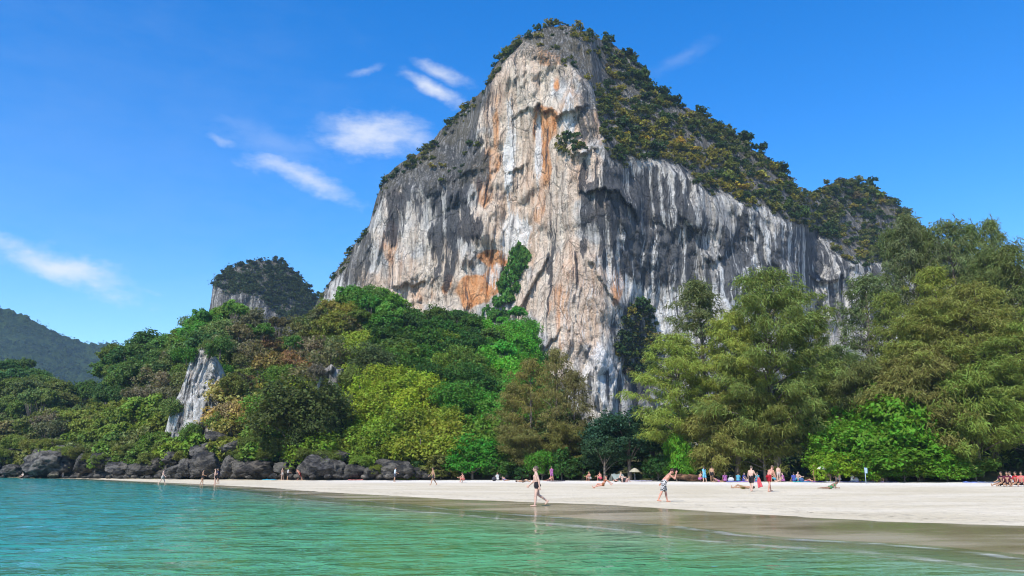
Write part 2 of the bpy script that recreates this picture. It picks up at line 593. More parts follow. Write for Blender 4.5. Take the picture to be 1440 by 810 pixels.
def sea_material():
    m, n = material('sea_water')
    tc = n.n('ShaderNodeTexCoord').outputs['Object']
    off = n.attr('offshore').outputs['Fac']
    deep = n.attr('deepness').outputs['Fac']
    pat = n.noise(tc, 0.1, 3.0, 0.5, vscale=(0.5, 1, 1))
    dd = n.math('ADD', deep, n.math('MULTIPLY', n.math('SUBTRACT', pat, 0.5), 0.45))
    green = n.mix(n.step(off, 1.0, 8.0), (0.20, 0.27, 0.15, 1), (0.075, 0.255, 0.105, 1))
    col = n.mix(n.step(dd, 0.2, 0.85), green, (0.024, 0.22, 0.172, 1))
    p = n.n('ShaderNodeBsdfPrincipled', {'Roughness': 0.04, 'IOR': 1.33, 'Specular IOR Level': 0.42})
    w1 = n.noise(tc, 0.9, 4.0, 0.55, vscale=(0.55, 1.0, 1), dist=0.6)
    w2 = n.noise(tc, 2.6, 4.0, 0.6, vscale=(0.6, 1.0, 1), dist=0.5)
    w3 = n.noise(tc, 0.28, 2.0, 0.5, vscale=(0.4, 1.0, 1))
    h = n.math('ADD', n.math('MULTIPLY', w1, 0.20), n.math('ADD', n.math('MULTIPLY', w2, 0.075), n.math('MULTIPLY', w3, 0.30)))
    calm = n.step(off, 0.0, 7.0, 0.10, 1.0)
    bm = n.n('ShaderNodeBump')
    n.set(bm.inputs['Strength'], calm)
    bm.inputs['Distance'].default_value = 1.5
    n.set(bm.inputs['Height'], h)
    n.set(p.inputs['Normal'], bm.outputs[0])
    # lacy swash line: water with a lot of tiny bubbles
    f1 = n.noise(tc, 1.1, 5.0, 0.6, vscale=(0.5, 1, 1))
    f2 = n.noise(tc, 0.22, 3.0, 0.6)
    wob = n.math('ADD', off, n.math('MULTIPLY', n.math('SUBTRACT', f2, 0.5), 2.2))
    l1 = n.math('MULTIPLY', n.step(wob, 0.05, 0.3), n.step(wob, 0.9, 0.45))
    l2 = n.math('MULTIPLY', n.step(wob, 2.2, 2.45), n.step(wob, 3.0, 2.6))
    fo = n.math('MULTIPLY', n.math('ADD', l1, n.math('MULTIPLY', l2, 0.6)), n.step(f1, 0.37, 0.58))
    fo = n.math('MULTIPLY', fo, 0.75, clamp=True)
    col = n.mix(fo, col, (0.78, 0.78, 0.74, 1))
    n.set(p.inputs['Base Color'], col)
    # the film of water over the sand gets clearer towards the edge
    thin = n.math('MULTIPLY', n.step(off, -0.3, 3.0, 0.9, 0.0), n.math('SUBTRACT', 1.0, fo))
    tr = n.n('ShaderNodeBsdfTransparent', {'Color': (0.86, 0.93, 0.86, 1)})
    mx = n.n('ShaderNodeMixShader')
    n.set(mx.inputs[0], thin)
    n.set(mx.inputs[1], p.outputs[0]); n.set(mx.inputs[2], tr.outputs[0])
    finish(n, mx.outputs[0])
    return m


def tinted_material(name, rough=0.6, weave=0.0, spec=0.3, sss=0.0):
    """plain matter coloured by the object, with faint mottling"""
    m, n = material(name)
    oi = n.n('ShaderNodeObjectInfo')
    tc = n.n('ShaderNodeTexCoord').outputs['Object']
    a = n.noise(tc, 9.0, 4.0, 0.6)
    col = n.mix(n.step(a, 0.3, 0.7, 0.0, 0.28), oi.outputs['Color'], (0.02, 0.02, 0.02, 1))
    if weave:
        ck = n.n('ShaderNodeTexChecker', {'Scale': weave})
        n.set(ck.inputs['Vector'], tc)
        col = n.mix(n.math('MULTIPLY', ck.outputs['Fac'], 0.8), col, (0.62, 0.6, 0.58, 1))
    p = n.n('ShaderNodeBsdfPrincipled', {'Roughness': rough, 'Specular IOR Level': spec})
    n.set(p.inputs['Base Color'], col)
    n.set(p.inputs['Normal'], bump(n, a, 0.25, 0.01))
    finish(n, p.outputs[0])
    return m


M_LEAF = leaf_material()
M_BARK = bark_material()
M_LIME = limestone_material()
M_BOULDER = boulder_material()
M_FLOOR = ground_material()
M_SAND = sand_material()
M_SEA = sea_material()
M_SKIN = tinted_material('skin', 0.5)
M_CLOTH = tinted_material('cloth', 0.85, spec=0.1)
M_PLAID = tinted_material('plaid_cloth', 0.85, weave=16.0, spec=0.1)
M_HAIR = tinted_material('hair', 0.55)
M_PLASTIC = tinted_material('canvas_and_plastic', 0.5)
M_WOOD = tinted_material('painted_wood', 0.65)

# ------------------------------------------------------------------ beach + sea
def on_plane(px, py, z=0.0):
    dx, dy, dz = ray(px, py)
    t = (z - CAM_H) / dz
    return (dx * t, dy * t)


WATER = [(40.0, -160.0), (26.0, -40.0), (16.0, 4.0)] + [on_plane(*p) for p in [
    (1440, 781), (1310, 768), (1100, 756), (960, 741), (840, 731), (720, 722), (600, 711), (480, 701.5), (390, 691.5),
    (300, 684), (210, 678.5), (120, 673.5), (0, 671.3)]] + [(-220.0, 250.0), (-700, 500), (-2400, 900)]
DRYL = [(46.0, -160.0), (32.0, -40.0), (21.0, 8.0)] + [on_plane(*p, 0.04) for p in [
    (1440, 742), (1240, 735), (1020, 722), (860, 711.5), (640, 702.5), (450, 691.5), (380, 686), (300, 681.5), (210, 677.3),
    (120, 672.9), (0, 670.9)]] + [(-220.0, 252.0), (-700, 503), (-2400, 905)]


def signed(poly, x, y):
    """distance to a polyline, positive on its inland side"""
    x = np.asarray(x, float); y = np.asarray(y, float)
    best = np.full(np.broadcast(x, y).shape, 1e18); sg = np.ones_like(best)
    for (ax, ay), (bx, by) in zip(poly[:-1], poly[1:]):
        dx, dy = bx - ax, by - ay
        t = np.clip(((x - ax) * dx + (y - ay) * dy) / (dx * dx + dy * dy), 0, 1)
        qx, qy = x - ax - t * dx, y - ay - t * dy
        d = qx * qx + qy * qy
        cr = dx * qy - dy * qx
        m = d < best - 1e-9
        best = np.where(m, d, best)
        sg = np.where(m, np.where(cr < 0, 1.0, -1.0), sg)
    return np.sqrt(best) * sg


def beach_z(x, y):
    d = signed(WATER, x, y)
    return np.where(d < 0, np.maximum(d * 0.035, -2.0), np.where(d < 8, d * 0.011, 0.088 + np.minimum(d - 8, 70) * 0.0052))


def ground_at(px, py, dz=0.0):
    dx, dy, dzr = ray(px, py)
    z = 0.05
    for _ in range(30):
        t = (z - CAM_H) / dzr
        z = 0.5 * z + 0.5 * float(beach_z(dx * t, dy * t))
    t = (z - CAM_H) / dzr
    x, y = dx * t, dy * t
    lim = 0.972 * float(np.interp(px, BASE_PX, BASE_Y))
    if y > lim and py > 672.4:            # keep to the open sand in front of the trees
        x, y = x * lim / y, lim
    return Vector((x, y, float(beach_z(x, y)) + dz))


def spaced(lo, hi, fine, grow, limit):
    """coordinates fine near zero and coarser outwards"""
    out = [0.0]; s = fine
    while out[-1] < max(abs(lo), abs(hi)):
        out.append(out[-1] + s)
        s = min(max(fine, out[-1] * grow), limit)
    a = np.array(out)
    full = np.concatenate([-a[:0:-1], a])
    return full[(full >= lo - 1e-6) & (full <= hi + 1e-6)]


def build_beach():
    xs = np.concatenate([[-2450, -900, -400], spaced(-190, 200, 0.5, 0.03, 8.0), [400, 900, 2450]])
    ys = np.concatenate([[-160, -60, -20, 0], np.exp(np.linspace(math.log(6), math.log(150), 160)), [170, 200, 260, 400]])
    X, Y = np.meshgrid(xs, ys)
    Z = beach_z(X, Y)
    d = signed(WATER, X, Y); dd = signed(DRYL, X, Y)
    dry = sstep(dd, 0.0, 2.0)
    Z = Z + dry * (0.03 * fbm(X * 0.25, Y * 0.25, 0, 3) + 0.015 * fbm(X * 1.1, Y * 1.1, 3.0, 2))
    me = new_mesh('beach', np.stack([X, Y, Z], -1), grid_faces(*X.shape))
    put_attr(me, 'wet', (1 - sstep(dd, -0.7, 0.9)).ravel())
    put_attr(me, 'tide', np.exp(-((dd - 2.6 - 1.2 * pnoise(X * 0.1, Y * 0.1)) / 0.5) ** 2).ravel())
    col = CX + X / np.maximum(Y, 1) * F_PX * 1.025
    yb = np.interp(col, BASE_PX, BASE_Y)
    put_attr(me, 'trodden', (sstep(Y, yb * 0.76, yb * 0.90) * sstep(col, 350, 560)).ravel())
    tag(obj('beach', me, M_SAND), kind='structure', label='pale sand beach with a wet strip at the waterline')


def build_sea():
    xs = np.concatenate([[-2450, -1500, -900, -500, -330], spaced(-260, 40, 0.35, 0.02, 4.0), [120, 400, 1200, 2450]])
    ys = np.concatenate([[-2450, -1200, -500, -200, -80, -30, -10, 0, 4], np.exp(np.linspace(math.log(7), math.log(170), 260)), [260, 500, 900]])
    X, Y = np.meshgrid(xs, ys)
    off = -signed(WATER, X, Y)
    amp = sstep(off, 0.5, 9.0) * sstep(Y, 0, 6) * (1 - sstep(Y, 120, 170))
    Z = amp * (0.045 * fbm(X * 0.42, Y * 0.85, 1.0, 2) + 0.022 * fbm(X * 1.3, Y * 2.4, 5.0, 2)) * np.where(np.abs(X) > 250, 0, 1)
    # one small swell standing up before it reaches the sand
    Z = Z + 0.035 * np.exp(-((off - 3.3 - 0.7 * pnoise(X * 0.12, Y * 0.12)) / 0.5) ** 2) * sstep(Y, 8, 14) * (1 - sstep(Y, 60, 110))
    # keep the sheet under the land where the land is dry
    Z = np.where(off < -6, -0.6, np.where(off < 0, off * 0.02, Z))
    me = new_mesh('sea', np.stack([X, Y, Z + 0.004], -1), grid_faces(*X.shape))
    put_attr(me, 'offshore', off.ravel())
    deep = sstep(off * 0.9 + np.maximum(0, -X - 1.5) * 1.15, 9, 34)
    put_attr(me, 'deepness', deep.ravel())
    tag(obj('sea', me, M_SEA), kind='structure', label='clear green and turquoise sea with small ripples')


# back of the beach: photo column (at horizon row) -> depth where the vegetation starts
BASE_PX = np.array([-400, 0, 120, 240, 440, 560, 720, 860, 1000, 1280, 1440, 1800])
BASE_Y = np.array([230, 168, 150, 131, 116, 113, 109, 100, 92, 84, 80, 76])
build_beach()
build_sea()

# ------------------------------------------------------------------ limestone walls
def poly(pts):
    a = np.array(pts, float)
    return a[:, 0], a[:, 1]


def blobs(px, py, items):
    """soft stains, a few of them painted shade: (x, y, half width, half height, tilt, strength) in photo pixels"""
    m = np.zeros_like(px)
    wob = 0.45 * fbm(px * 0.03, py * 0.02, 7.0, 3)
    for x, y, rx, ry, tilt, s in items:
        c, sn = math.cos(RAD(tilt)), math.sin(RAD(tilt))
        u = ((px - x) * c + (py - y) * sn) / rx
        v = (-(px - x) * sn + (py - y) * c) / ry
        m = np.maximum(m, s * (1 - sstep(np.sqrt(u * u + v * v) + wob, 0.55, 1.25)))
    return m


def rock_sheet(name, top, bottom, step, depth_fn, relief, veg_fn, stain_shade_fn, back, seed):
    """a wall of rock: rows from foot to skyline, then over the crest and down the back"""
    tx, ty = poly(top)
    cols = np.arange(tx[0], tx[-1] + 0.1, step)
    jag = 5.0 * fbm(cols * 0.045, cols * 0 + seed, 0, 4, 0.6) * min(1.0, relief[0] / 3.6)
    topy = np.interp(cols, tx, ty) + jag
    nr = int((bottom - topy.min()) / step)
    t = np.linspace(0, 1, nr)[:, None]
    PX = np.broadcast_to(cols[None, :], (nr, len(cols))).copy()
    PY = bottom + (topy[None, :] - bottom) * t
    Yd = depth_fn(PX, PY, topy[None, :])
    x, y, z = at(PX, PY, Yd)
    veg = veg_fn(PX, PY)
    rockiness = 1 - 0.55 * np.clip(veg, 0, 1)
    a_block, a_flute, a_fine, scale = relief
    L = scale
    d = a_block * fbm(x / (26 * L), z / (34 * L), seed, 3)
    wx = x + 7.0 * L * fbm(x / (34 * L), z / (40 * L), seed + 4, 2)
    fl = fbm(wx / (7.5 * L), z / (85 * L), seed + 8, 2)
    d = d + a_flute * (np.abs(fl) * 2.2 - 0.7) * rockiness
    fl2 = fbm(wx / (2.3 * L), z / (48 * L), seed + 15, 2)
    d = d + a_fine * (np.abs(fl2) * 2.2 - 0.7) * rockiness
    d = d + 0.7 * a_fine * fbm(x / (3.8 * L), z / (4.8 * L), seed + 21, 3)
    # overhanging lips: each band leans out towards its top, then steps back
    ph = z / (30 * L) + 0.9 * fbm(x / (38 * L), z / (60 * L), seed + 30, 2) + 0.10 * fbm(x / (2.6 * L), z / (30 * L), seed + 33, 2)
    saw = ph - np.floor(ph)
    lip = ((1 - saw) ** 1.8) * sstep(saw, 0.0, 0.05) * sstep(fbm(x / (24 * L), z / (24 * L), seed + 40, 2), -0.15, 0.45)
    d = d - 1.3 * a_block * lip * rockiness
    rg = 1 - 2 * np.abs(fbm(x / (11 * L), z / (15 * L), seed + 50, 4, 0.55))
    d = d + 0.45 * a_block * rg * rockiness * sstep(pnoise(x / (40 * L), z / (40 * L), seed + 60), -0.3, 0.4)
    fade = sstep(t, 0.0, 0.03)
    n2 = Yd + d * fade
    x, y, z = at(PX, PY, n2)
    y = np.broadcast_to(y, x.shape)
    V = [np.stack([x, y, z], -1)]
    last = V[0][-1]
    for dy, dz in back:
        q = last.copy(); q[:, 1] += dy; q[:, 2] = np.maximum(last[:, 2] - dz, -3.0)
        V.append(q[None])
    V = np.concatenate(V, 0)
    me = new_mesh(name, V, grid_faces(V.shape[0], V.shape[1]))
    extra = len(back)
    st, tone = stain_shade_fn(PX, PY, veg)
    pad = lambda a: np.concatenate([a] + [a[-1:]] * extra, 0)
    put_attr(me, 'stain_and_shade', pad(st).reshape(-1, 3))
    put_attr(me, 'tone', pad(tone).reshape(-1, 3))
    o = obj(name, me, M_LIME)
    return o, dict(px=PX, py=PY, P=V[:nr], veg=veg)


# --- the great wall
TOP = [(432, 450), (450, 415), (466, 392), (480, 372), (497, 346), (520, 316), (526, 290), (541, 246), (570, 226), (602, 206), (626, 176),
       (652, 150), (681, 126), (692, 100), (716, 66), (741, 47), (770, 37), (800, 36), (832, 48), (860, 62), (888, 78),
       (904, 98), (920, 128), (950, 146), (985, 158), (1002, 172), (1040, 194), (1076, 220), (1106, 246), (1132, 276),
       (1148, 270), (1166, 262), (1202, 258), (1240, 270), (1266, 292), (1288, 318), (1320, 345), (1400, 372), (1560, 400)]
VEGX, VEGY = poly([(432, 460), (450, 440), (480, 402), (520, 335), (540, 280), (560, 262), (600, 268), (640, 275), (662, 230), (676, 165),
                   (690, 122), (712, 92), (735, 72), (770, 80), (800, 98), (832, 128), (846, 188), (860, 214), (900, 226), (940, 238),
                   (1000, 272), (1060, 298), (1130, 338), (1200, 372), (1280, 392), (1330, 400), (1560, 450)])
FX, FY_ = poly([(432, 352), (530, 330), (600, 322), (650, 312), (740, 296), (800, 284), (850, 286), (920, 295), (1000, 308),
                (1130, 332), (1280, 366), (1560, 440)])
topx, topy_ = poly(TOP)


def wall_depth(px, py, top):
    Y = np.interp(px, FX, FY_)
    edge = np.interp(px, VEGX, VEGY)
    up = np.maximum(edge - py, 0) * 0.27
    lean = np.where(px < 690, 0.75, 1.25)
    Y = Y + up * lean
    # bay left of the grey prow, and the hollow below the right-hand eaves
    Y = Y + 7 * np.exp(-((px - 735) / 45) ** 2) * sstep(py, 90, 200) * (1 - sstep(py, 420, 520))
    Y = Y - 6 * np.exp(-((px - 845) / 38) ** 2) * sstep(py, 130, 230)
    Y = Y + 9 * np.exp(-((px - 905) / 34) ** 2 - ((py - 470) / 90) ** 2)
    Y = Y + 10 * np.exp(-((px - 1125) / 22) ** 2) * sstep(py, 300, 345)
    # second buttress behind on the right
    Y = Y + 26 * sstep(px, 1118, 1150)
    return Y


def wall_veg(px, py):
    edge = np.interp(px, VEGX, VEGY) + 26 * fbm(px * 0.018, py * 0.01, 3.0, 3)
    return sstep(edge - py, -8, 18)


def wall_stain_and_shade(px, py, veg):
    orange = blobs(px, py, [(768, 180, 20, 38, 0, .85), (763, 250, 13, 85, 6, .68), (690, 232, 16, 34, 0, .6), (680, 268, 16, 28, 0, .6),
                            (782, 122, 10, 22, 0, .8), (697, 175, 8, 45, 0, .7), (690, 363, 26, 14, 8, 1.15), (670, 403, 46, 28, -12, 1.15),
                            (845, 175, 12, 40, 0, .5), (745, 300, 14, 70, 0, .5), (800, 350, 26, 80, 4, .42), (868, 408, 16, 26, 0, .75),
                            (548, 345, 12, 45, 4, .55), (600, 410, 50, 24, 0, .4), (790, 440, 22, 50, 0, .5), (780, 75, 26, 26, 0, .55)])
    dark = blobs(px, py, [(640, 250, 44, 120, 6, 1.0), (628, 345, 22, 60, 0, .9), (600, 265, 56, 46, 0, .85), (560, 280, 26, 60, 0, .55), (690, 150, 14, 60, 0, .6), (500, 360, 30, 60, 0, .6),
                          (782, 300, 12, 110, 6, .55), (808, 420, 10, 90, 0, .55), (870, 290, 70, 80, 0, .78), (930, 330, 70, 110, 0, .8),  # first, narrow one paints the shading along the prow into the colour
                          (985, 360, 40, 90, -14, .62), (1060, 370, 70, 80, 0, .8), (1130, 370, 30, 70, 0, .85), (1200, 410, 70, 60, 0, .6),
                          (890, 460, 30, 60, 0, .7), (860, 545, 40, 30, 0, .5), (905, 545, 24, 22, 0, 1.0), (830, 150, 18, 90, 0, .5)])  # the small full-strength patch paints a cave's darkness into the colour
    white = blobs(px, py, [(716, 225, 9, 80, 2, .9), (757, 230, 6, 70, 0, .9), (725, 330, 26, 36, 0, .9), (800, 165, 10, 50, 0, .85),
                           (845, 530, 30, 55, 0, .9), (900, 380, 60, 70, 0, .7), (950, 330, 40, 80, 0, .7), (1040, 400, 50, 70, 0, .8),
                           (1080, 350, 70, 50, 0, .7), (940, 430, 20, 50, 20, .8), (570, 330, 30, 60, 0, .35), (820, 440, 40, 60, 0, .45),
                           (1230, 380, 40, 40, 0, .5), (700, 390, 30, 20, 0, .6)])
    warm = blobs(px, py, [(745, 230, 100, 260, 0, .9), (610, 395, 120, 60, 0, .75), (800, 420, 70, 120, 0, .9), (565, 330, 45, 90, 0, .5),
                          (860, 400, 40, 50, 0, .6)])
    warm = warm * (1 - sstep(px - 0.12 * (400 - py), 838, 880) * 0.55)
    earth = np.clip(veg * 0.75, 0, 1)
    earth = np.maximum(earth, 0.62 * blobs(px, py, [(620, 225, 70, 70, 0, 1.0), (895, 490, 30, 50, 0, .8), (500, 370, 36, 60, 0, .8), (780, 60, 70, 34, 0, .9), (828, 150, 20, 70, 0, .8)]))
    return np.stack([orange, dark, white], -1), np.stack([warm, earth, veg], -1)


wall, WALL = rock_sheet('cliff', TOP, 652, 1.9, wall_depth, (3.5, 1.45, 0.7, 1.0), wall_veg, wall_stain_and_shade,
                        [(4, 0.5), (14, 6), (34, 25), (70, 70), (120, 160), (160, 230)], 3.0)
tag(wall, kind='structure', label='towering limestone cliff streaked grey, cream, black and orange')

# --- small karst stack behind the jungle
KTOP = [(284, 470), (296, 430), (299, 402), (306, 388), (330, 375), (364, 366), (396, 369), (416, 381), (430, 402), (440, 414), (470, 440), (500, 470)]
KVX, KVY = poly([(284, 402), (300, 404), (325, 416), (350, 414), (370, 425), (385, 440), (420, 455), (500, 480)])


def k_depth(px, py, top):
    return 520 + 0.0018 * (px - 345) ** 2 + np.maximum(np.interp(px, KVX, KVY) - py, 0) * 0.45 * 0.8


def k_veg(px, py):
    return sstep(np.interp(px, KVX, KVY) + 6 * fbm(px * 0.05, py * 0.05, 1, 2) - py, -4, 6)


def k_stain(px, py, veg):
    z = np.zeros_like(px)
    return np.stack([z, z + 0.72, z + 0.1], -1), np.stack([z + 0.2, np.maximum(veg * 0.85, 0.5), veg], -1)


karst, KARST = rock_sheet('karst_stack', KTOP, 560, 2.2, k_depth, (1.6, 1.0, 0.5, 1.1), k_veg, k_stain,
                          [(5, 1), (20, 12), (40, 50), (60, 90)], 41.0)
tag(karst, kind='structure', label='small wooded limestone stack behind the jungle slope')

# ------------------------------------------------------------------ jungle slope
TREE_TOP = poly([(-500, 520), (-60, 500), (0, 498), (50, 512), (95, 540), (128, 520), (150, 478), (200, 462), (290, 418), (345, 420), (380, 448),
                 (430, 426), (470, 400), (500, 390), (540, 405), (580, 432), (680, 434), (740, 432), (757, 480), (775, 540), (830, 596),
                 (900, 598), (1100, 580), (1300, 540), (1440, 520), (1900, 520)])
CREST_Y = poly([(-500, 300), (0, 245), (150, 222), (300, 205), (500, 205), (640, 232), (740, 246), (830, 262), (1000, 230), (1440, 190), (1900, 180)])


def hill_zt(col, t):
    yb = np.interp(col, BASE_PX, BASE_Y) + 1.5
    yc = np.interp(col, *CREST_Y)
    py = np.interp(col, *TREE_TOP)
    _, _, ztop = at(720.0, py, yc)
    zc = np.maximum(ztop - 8.0, 2.0)
    tt = np.clip(t, 0, None)
    f = np.where(tt <= 1, np.clip(tt, 0, 1) ** 0.82, 1 + 0.06 * (tt - 1))
    Y = yb + (yc - yb) * t
    a = (col - CX) / (F_PX * 1.025)
    zb = 0.36
    z = zb + (zc - zb) * f
    return a * Y, Y, z


def hill_point(col, t):
    x, y, z = hill_zt(np.float64(col), np.float64(t))
    z = z + hill_rough(x, y) * np.clip(t * 6, 0, 1)
    return Vector((float(x), float(y), float(z)))


def hill_rough(x, y):
    return 1.6 * fbm(x * 0.05, y * 0.05, 2.0, 3)


def build_hill():
    cols = np.arange(-500, 1900, 7.0)
    ts = np.concatenate([np.linspace(0, 1, 70), np.linspace(1.03, 1.9, 16)])
    C, T = np.meshgrid(cols, ts)
    x, y, z = hill_zt(C, T)
    z = z + hill_rough(x, y) * np.clip(T * 6, 0, 1)
    z[0] -= 0.6
    me = new_mesh('hillside', np.stack([x, y, z], -1), grid_faces(*C.shape))
    tag(obj('hillside', me, M_FLOOR), kind='structure', label='steep forest floor rising behind the beach')


build_hill()


def far_hill():
    tx, ty = poly([(-700, 470), (-400, 400), (-200, 420), (-60, 412), (0, 434), (30, 444), (60, 460), (90, 474), (120, 486), (150, 484), (180, 490),
                   (260, 505), (400, 520), (520, 560)])
    cols = np.arange(-700, 520, 2.5)
    nr = 90
    top = np.interp(cols, tx, ty)
    t = np.linspace(0, 1, nr)[:, None]
    PY = 655 + (top[None] - 655) * t
    PX = np.broadcast_to(cols[None], PY.shape)
    Y = 1050 + t * 420 + 0 * PX
    x, y, z = at(PX, PY, Y)
    z = z + 16 * fbm(x / 130, z / 60 + y / 200, 2.0, 4) * sstep(t, 0, .2) * (1 - sstep(t, .8, 1.0))
    z = z + 9 * np.abs(fbm(x / 17, y / 34, z / 17, 3))
    V = np.stack([x, y, z], -1)
    back = V[-1:].copy(); back[..., 1] += 300; back[..., 2] -= 150
    V = np.concatenate([V, back], 0)
    me = new_mesh('far_hill', V, grid_faces(V.shape[0], V.shape[1]))
    fm, fn = material('distant_canopy')
    a_ = fn.noise(fn.n('ShaderNodeTexCoord').outputs['Object'], 0.06, 6.0, 0.7)
    fp = fn.n('ShaderNodeBsdfPrincipled', {'Roughness': 0.95, 'Specular IOR Level': 0.05})
    fn.set(fp.inputs['Base Color'], fn.mix(fn.step(a_, 0.35, 0.65), (0.012, 0.026, 0.010, 1), (0.035, 0.058, 0.018, 1)))
    fn.set(fp.inputs['Normal'], bump(fn, a_, 1.0, 12.0))
    finish(fn, fp.outputs[0])
    tag(obj('far_hill', me, fm), kind='structure', label='distant wooded hill fading blue')
    return V[:-1].reshape(-1, 3)


FAR = far_hill()

# small limestone outcrops standing out of the jungle
def outcrop(name, top, bottom, Y0, label, seed, tone, relief=(1.0, 0.5, 0.25, 0.28)):
    tx, ty = poly(top)
    mid = (tx[0] + tx[-1]) / 2; half = (tx[-1] - tx[0]) / 2

    def dep(px, py, t):
        return Y0 + 7.0 * ((px - mid) / half) ** 2 + np.maximum(bottom - py, 0) * 0.03

    def vg(px, py):
        return np.zeros_like(px)

    def stn(px, py, veg):
        z = np.zeros_like(px)
        return np.stack([z, z + tone[0], z + tone[1]], -1), np.stack([z + 0.3, z, z], -1)
    o, _ = rock_sheet(name, top, bottom, 1.8, dep, relief, vg, stn, [(2, 0.5), (6, 3), (10, 10)], seed)
    tag(o, kind='structure', label=label)


outcrop('outcrop', [(226, 625), (240, 580), (250, 556), (259, 536), (266, 508), (277, 494), (288, 487), (297, 492), (308, 512), (315, 545), (322, 585), (330, 625)], 652, 136.5,
        'pale grey limestone face showing through the trees', 60.0, (0.3, 0.62), (1.8, 0.9, 0.45, 0.32))
outcrop('outcrop', [(436, 585), (444, 545), (455, 520), (466, 512), (474, 520), (484, 518), (494, 555), (503, 585)], 610, 133,
        'small dark grey limestone face between green bushes', 75.0, (0.6, 0.4))

# dark broken bank behind the shore boulders
def rock_bank():
    cols = np.arange(-330, 600, 2.2)
    top = np.interp(cols, [-330, 0, 40, 120, 250, 330, 440, 500, 560, 600], [610, 622, 618, 632, 640, 622, 636, 634, 648, 668]) + 5 * fbm(cols * 0.05, 0 * cols, 4.0, 3)
    nr = 34
    t = np.linspace(0, 1, nr)[:, None]
    bot = 676.0
    PY = bot + (top[None] - bot) * t
    PX = np.broadcast_to(cols[None], PY.shape)
    Y = np.interp(PX, BASE_PX, BASE_Y) - 0.5 + t ** 1.3 * 5
    x, y, z = at(PX, PY, Y)
    n_ = fbm(x / 3.2, z / 1.8, y * 0.1, 4)
    Y = Y + 1.7 * n_ + 0.9 * np.abs(fbm(x / 1.3, z / 1.2, 3.0, 2))
    x, y, z = at(PX, PY, Y)
    V = np.stack([x, np.broadcast_to(y, x.shape), z], -1)
    b = V[-1:].copy(); b[..., 1] += 5; b[..., 2] -= 0.6
    V = np.concatenate([V, b], 0)
    me = new_mesh('rock_bank', V, grid_faces(*V.shape[:2]))
    o = tag(obj('rock_bank', me, M_BOULDER), kind='structure', label='dark broken rock bank behind the shore boulders')
    o.color = (0.75, 0.72, 0.68, 1)


rock_bank()

# ------------------------------------------------------------------ foliage kit
def leaf_mesh(P, N, size, aspect=0.55, roll=None):
    """pointed leaf / spray faces: one folded diamond (2 triangles) per point"""
    n = len(P)
    N = N / (np.linalg.norm(N, axis=1)[:, None] + 1e-9)
    r = rng.normal(size=(n, 3)) if roll is None else roll
    T = r - (r * N).sum(1)[:, None] * N
    T /= np.linalg.norm(T, axis=1)[:, None] + 1e-9
    B = np.cross(N, T)
    s = np.asarray(size).reshape(-1, 1)
    a = P - T * s * 0.5
    b = P + B * s * aspect * 0.5 - N * s * 0.10
    c = P + T * s * 0.5 - N * s * 0.12
    d = P - B * s * aspect * 0.5 - N * s * 0.10
    V = np.stack([a, b, c, d], 1).reshape(-1, 3)
    i = np.arange(n)[:, None] * 4
    return V, np.concatenate([i, i + 1, i + 2, i + 3], 1)


def unit(n):
    v = rng.normal(size=(n, 3))
    return v / np.linalg.norm(v, axis=1)[:, None]


def clumpy_leaves(center, rad, nlobe, nclump, nleaf, leaf, droop=0.0, flat=1.0, lowcut=-0.35):
    """crown volume: lobes -> clumps on the lobes -> leaves around each clump"""
    cx, cy, cz = center; rx, ry, rz = rad
    U = unit(nlobe * 4); U = U[U[:, 2] > lowcut][:nlobe]
    k = rng.uniform(0.35, 0.78, len(U))[:, None]
    L = U * k * np.array([rx, ry, rz]) + np.array([cx, cy, cz])
    LR = rng.uniform(0.26, 0.48, len(U)) * min(rx, rz * 1.2)
    P = []; N = []; Sz = []
    for c, r in zip(L, LR):
        d = unit(nclump * 2); d = d[d[:, 2] > -0.55][:nclump]
        q = c + d * r * rng.uniform(0.75, 1.05, len(d))[:, None] * np.array([1, 1, 0.85])
        sg = r * 0.20
        for p, dd in zip(q, d):
            off = rng.normal(size=(nleaf, 3)) * sg * np.array([1, 1, 0.65 * flat])
            off[:, 2] -= droop * rng.random(nleaf) * r
            P.append(p + off)
            N.append(dd * 0.7 + np.array([0, 0, 0.55]) + rng.normal(size=(nleaf, 3)) * 0.55)
            Sz.append(leaf * rng.uniform(0.6, 1.35, nleaf))
    return np.concatenate(P), np.concatenate(N), np.concatenate(Sz), L, LR


def limb_mesh(name, height, r0, targets, rise=0.45, lean=(0, 0)):
    b = MB()
    pts = []; n = 6
    for i in range(n + 1):
        t = i / n
        pts.append((lean[0] * t + 0.12 * math.sin(3 * t + r0 * 9) * t, lean[1] * t + 0.12 * math.cos(4 * t) * t, height * t - 0.25 * (i == 0)))
    rad = [r0 * (1.35 if i == 0 else 1.0 - 0.72 * i / n) for i in range(n + 1)]
    b.tube(pts, rad, 7)
    for tx, ty, tz in targets:
        h = min(height * 0.97, max(height * 0.22, tz * rise))
        k = h / height
        s = np.array([lean[0] * k, lean[1] * k, h])
        e = np.array([tx, ty, tz])
        m = s * 0.45 + e * 0.55 + np.array([0, 0, 0.12 * abs(tz - h)])
        rr = r0 * 0.42 * (1 - 0.5 * k)
        b.tube([s, m, e], [rr, rr * 0.65, rr * 0.22], 5)
    return b.mesh(name)


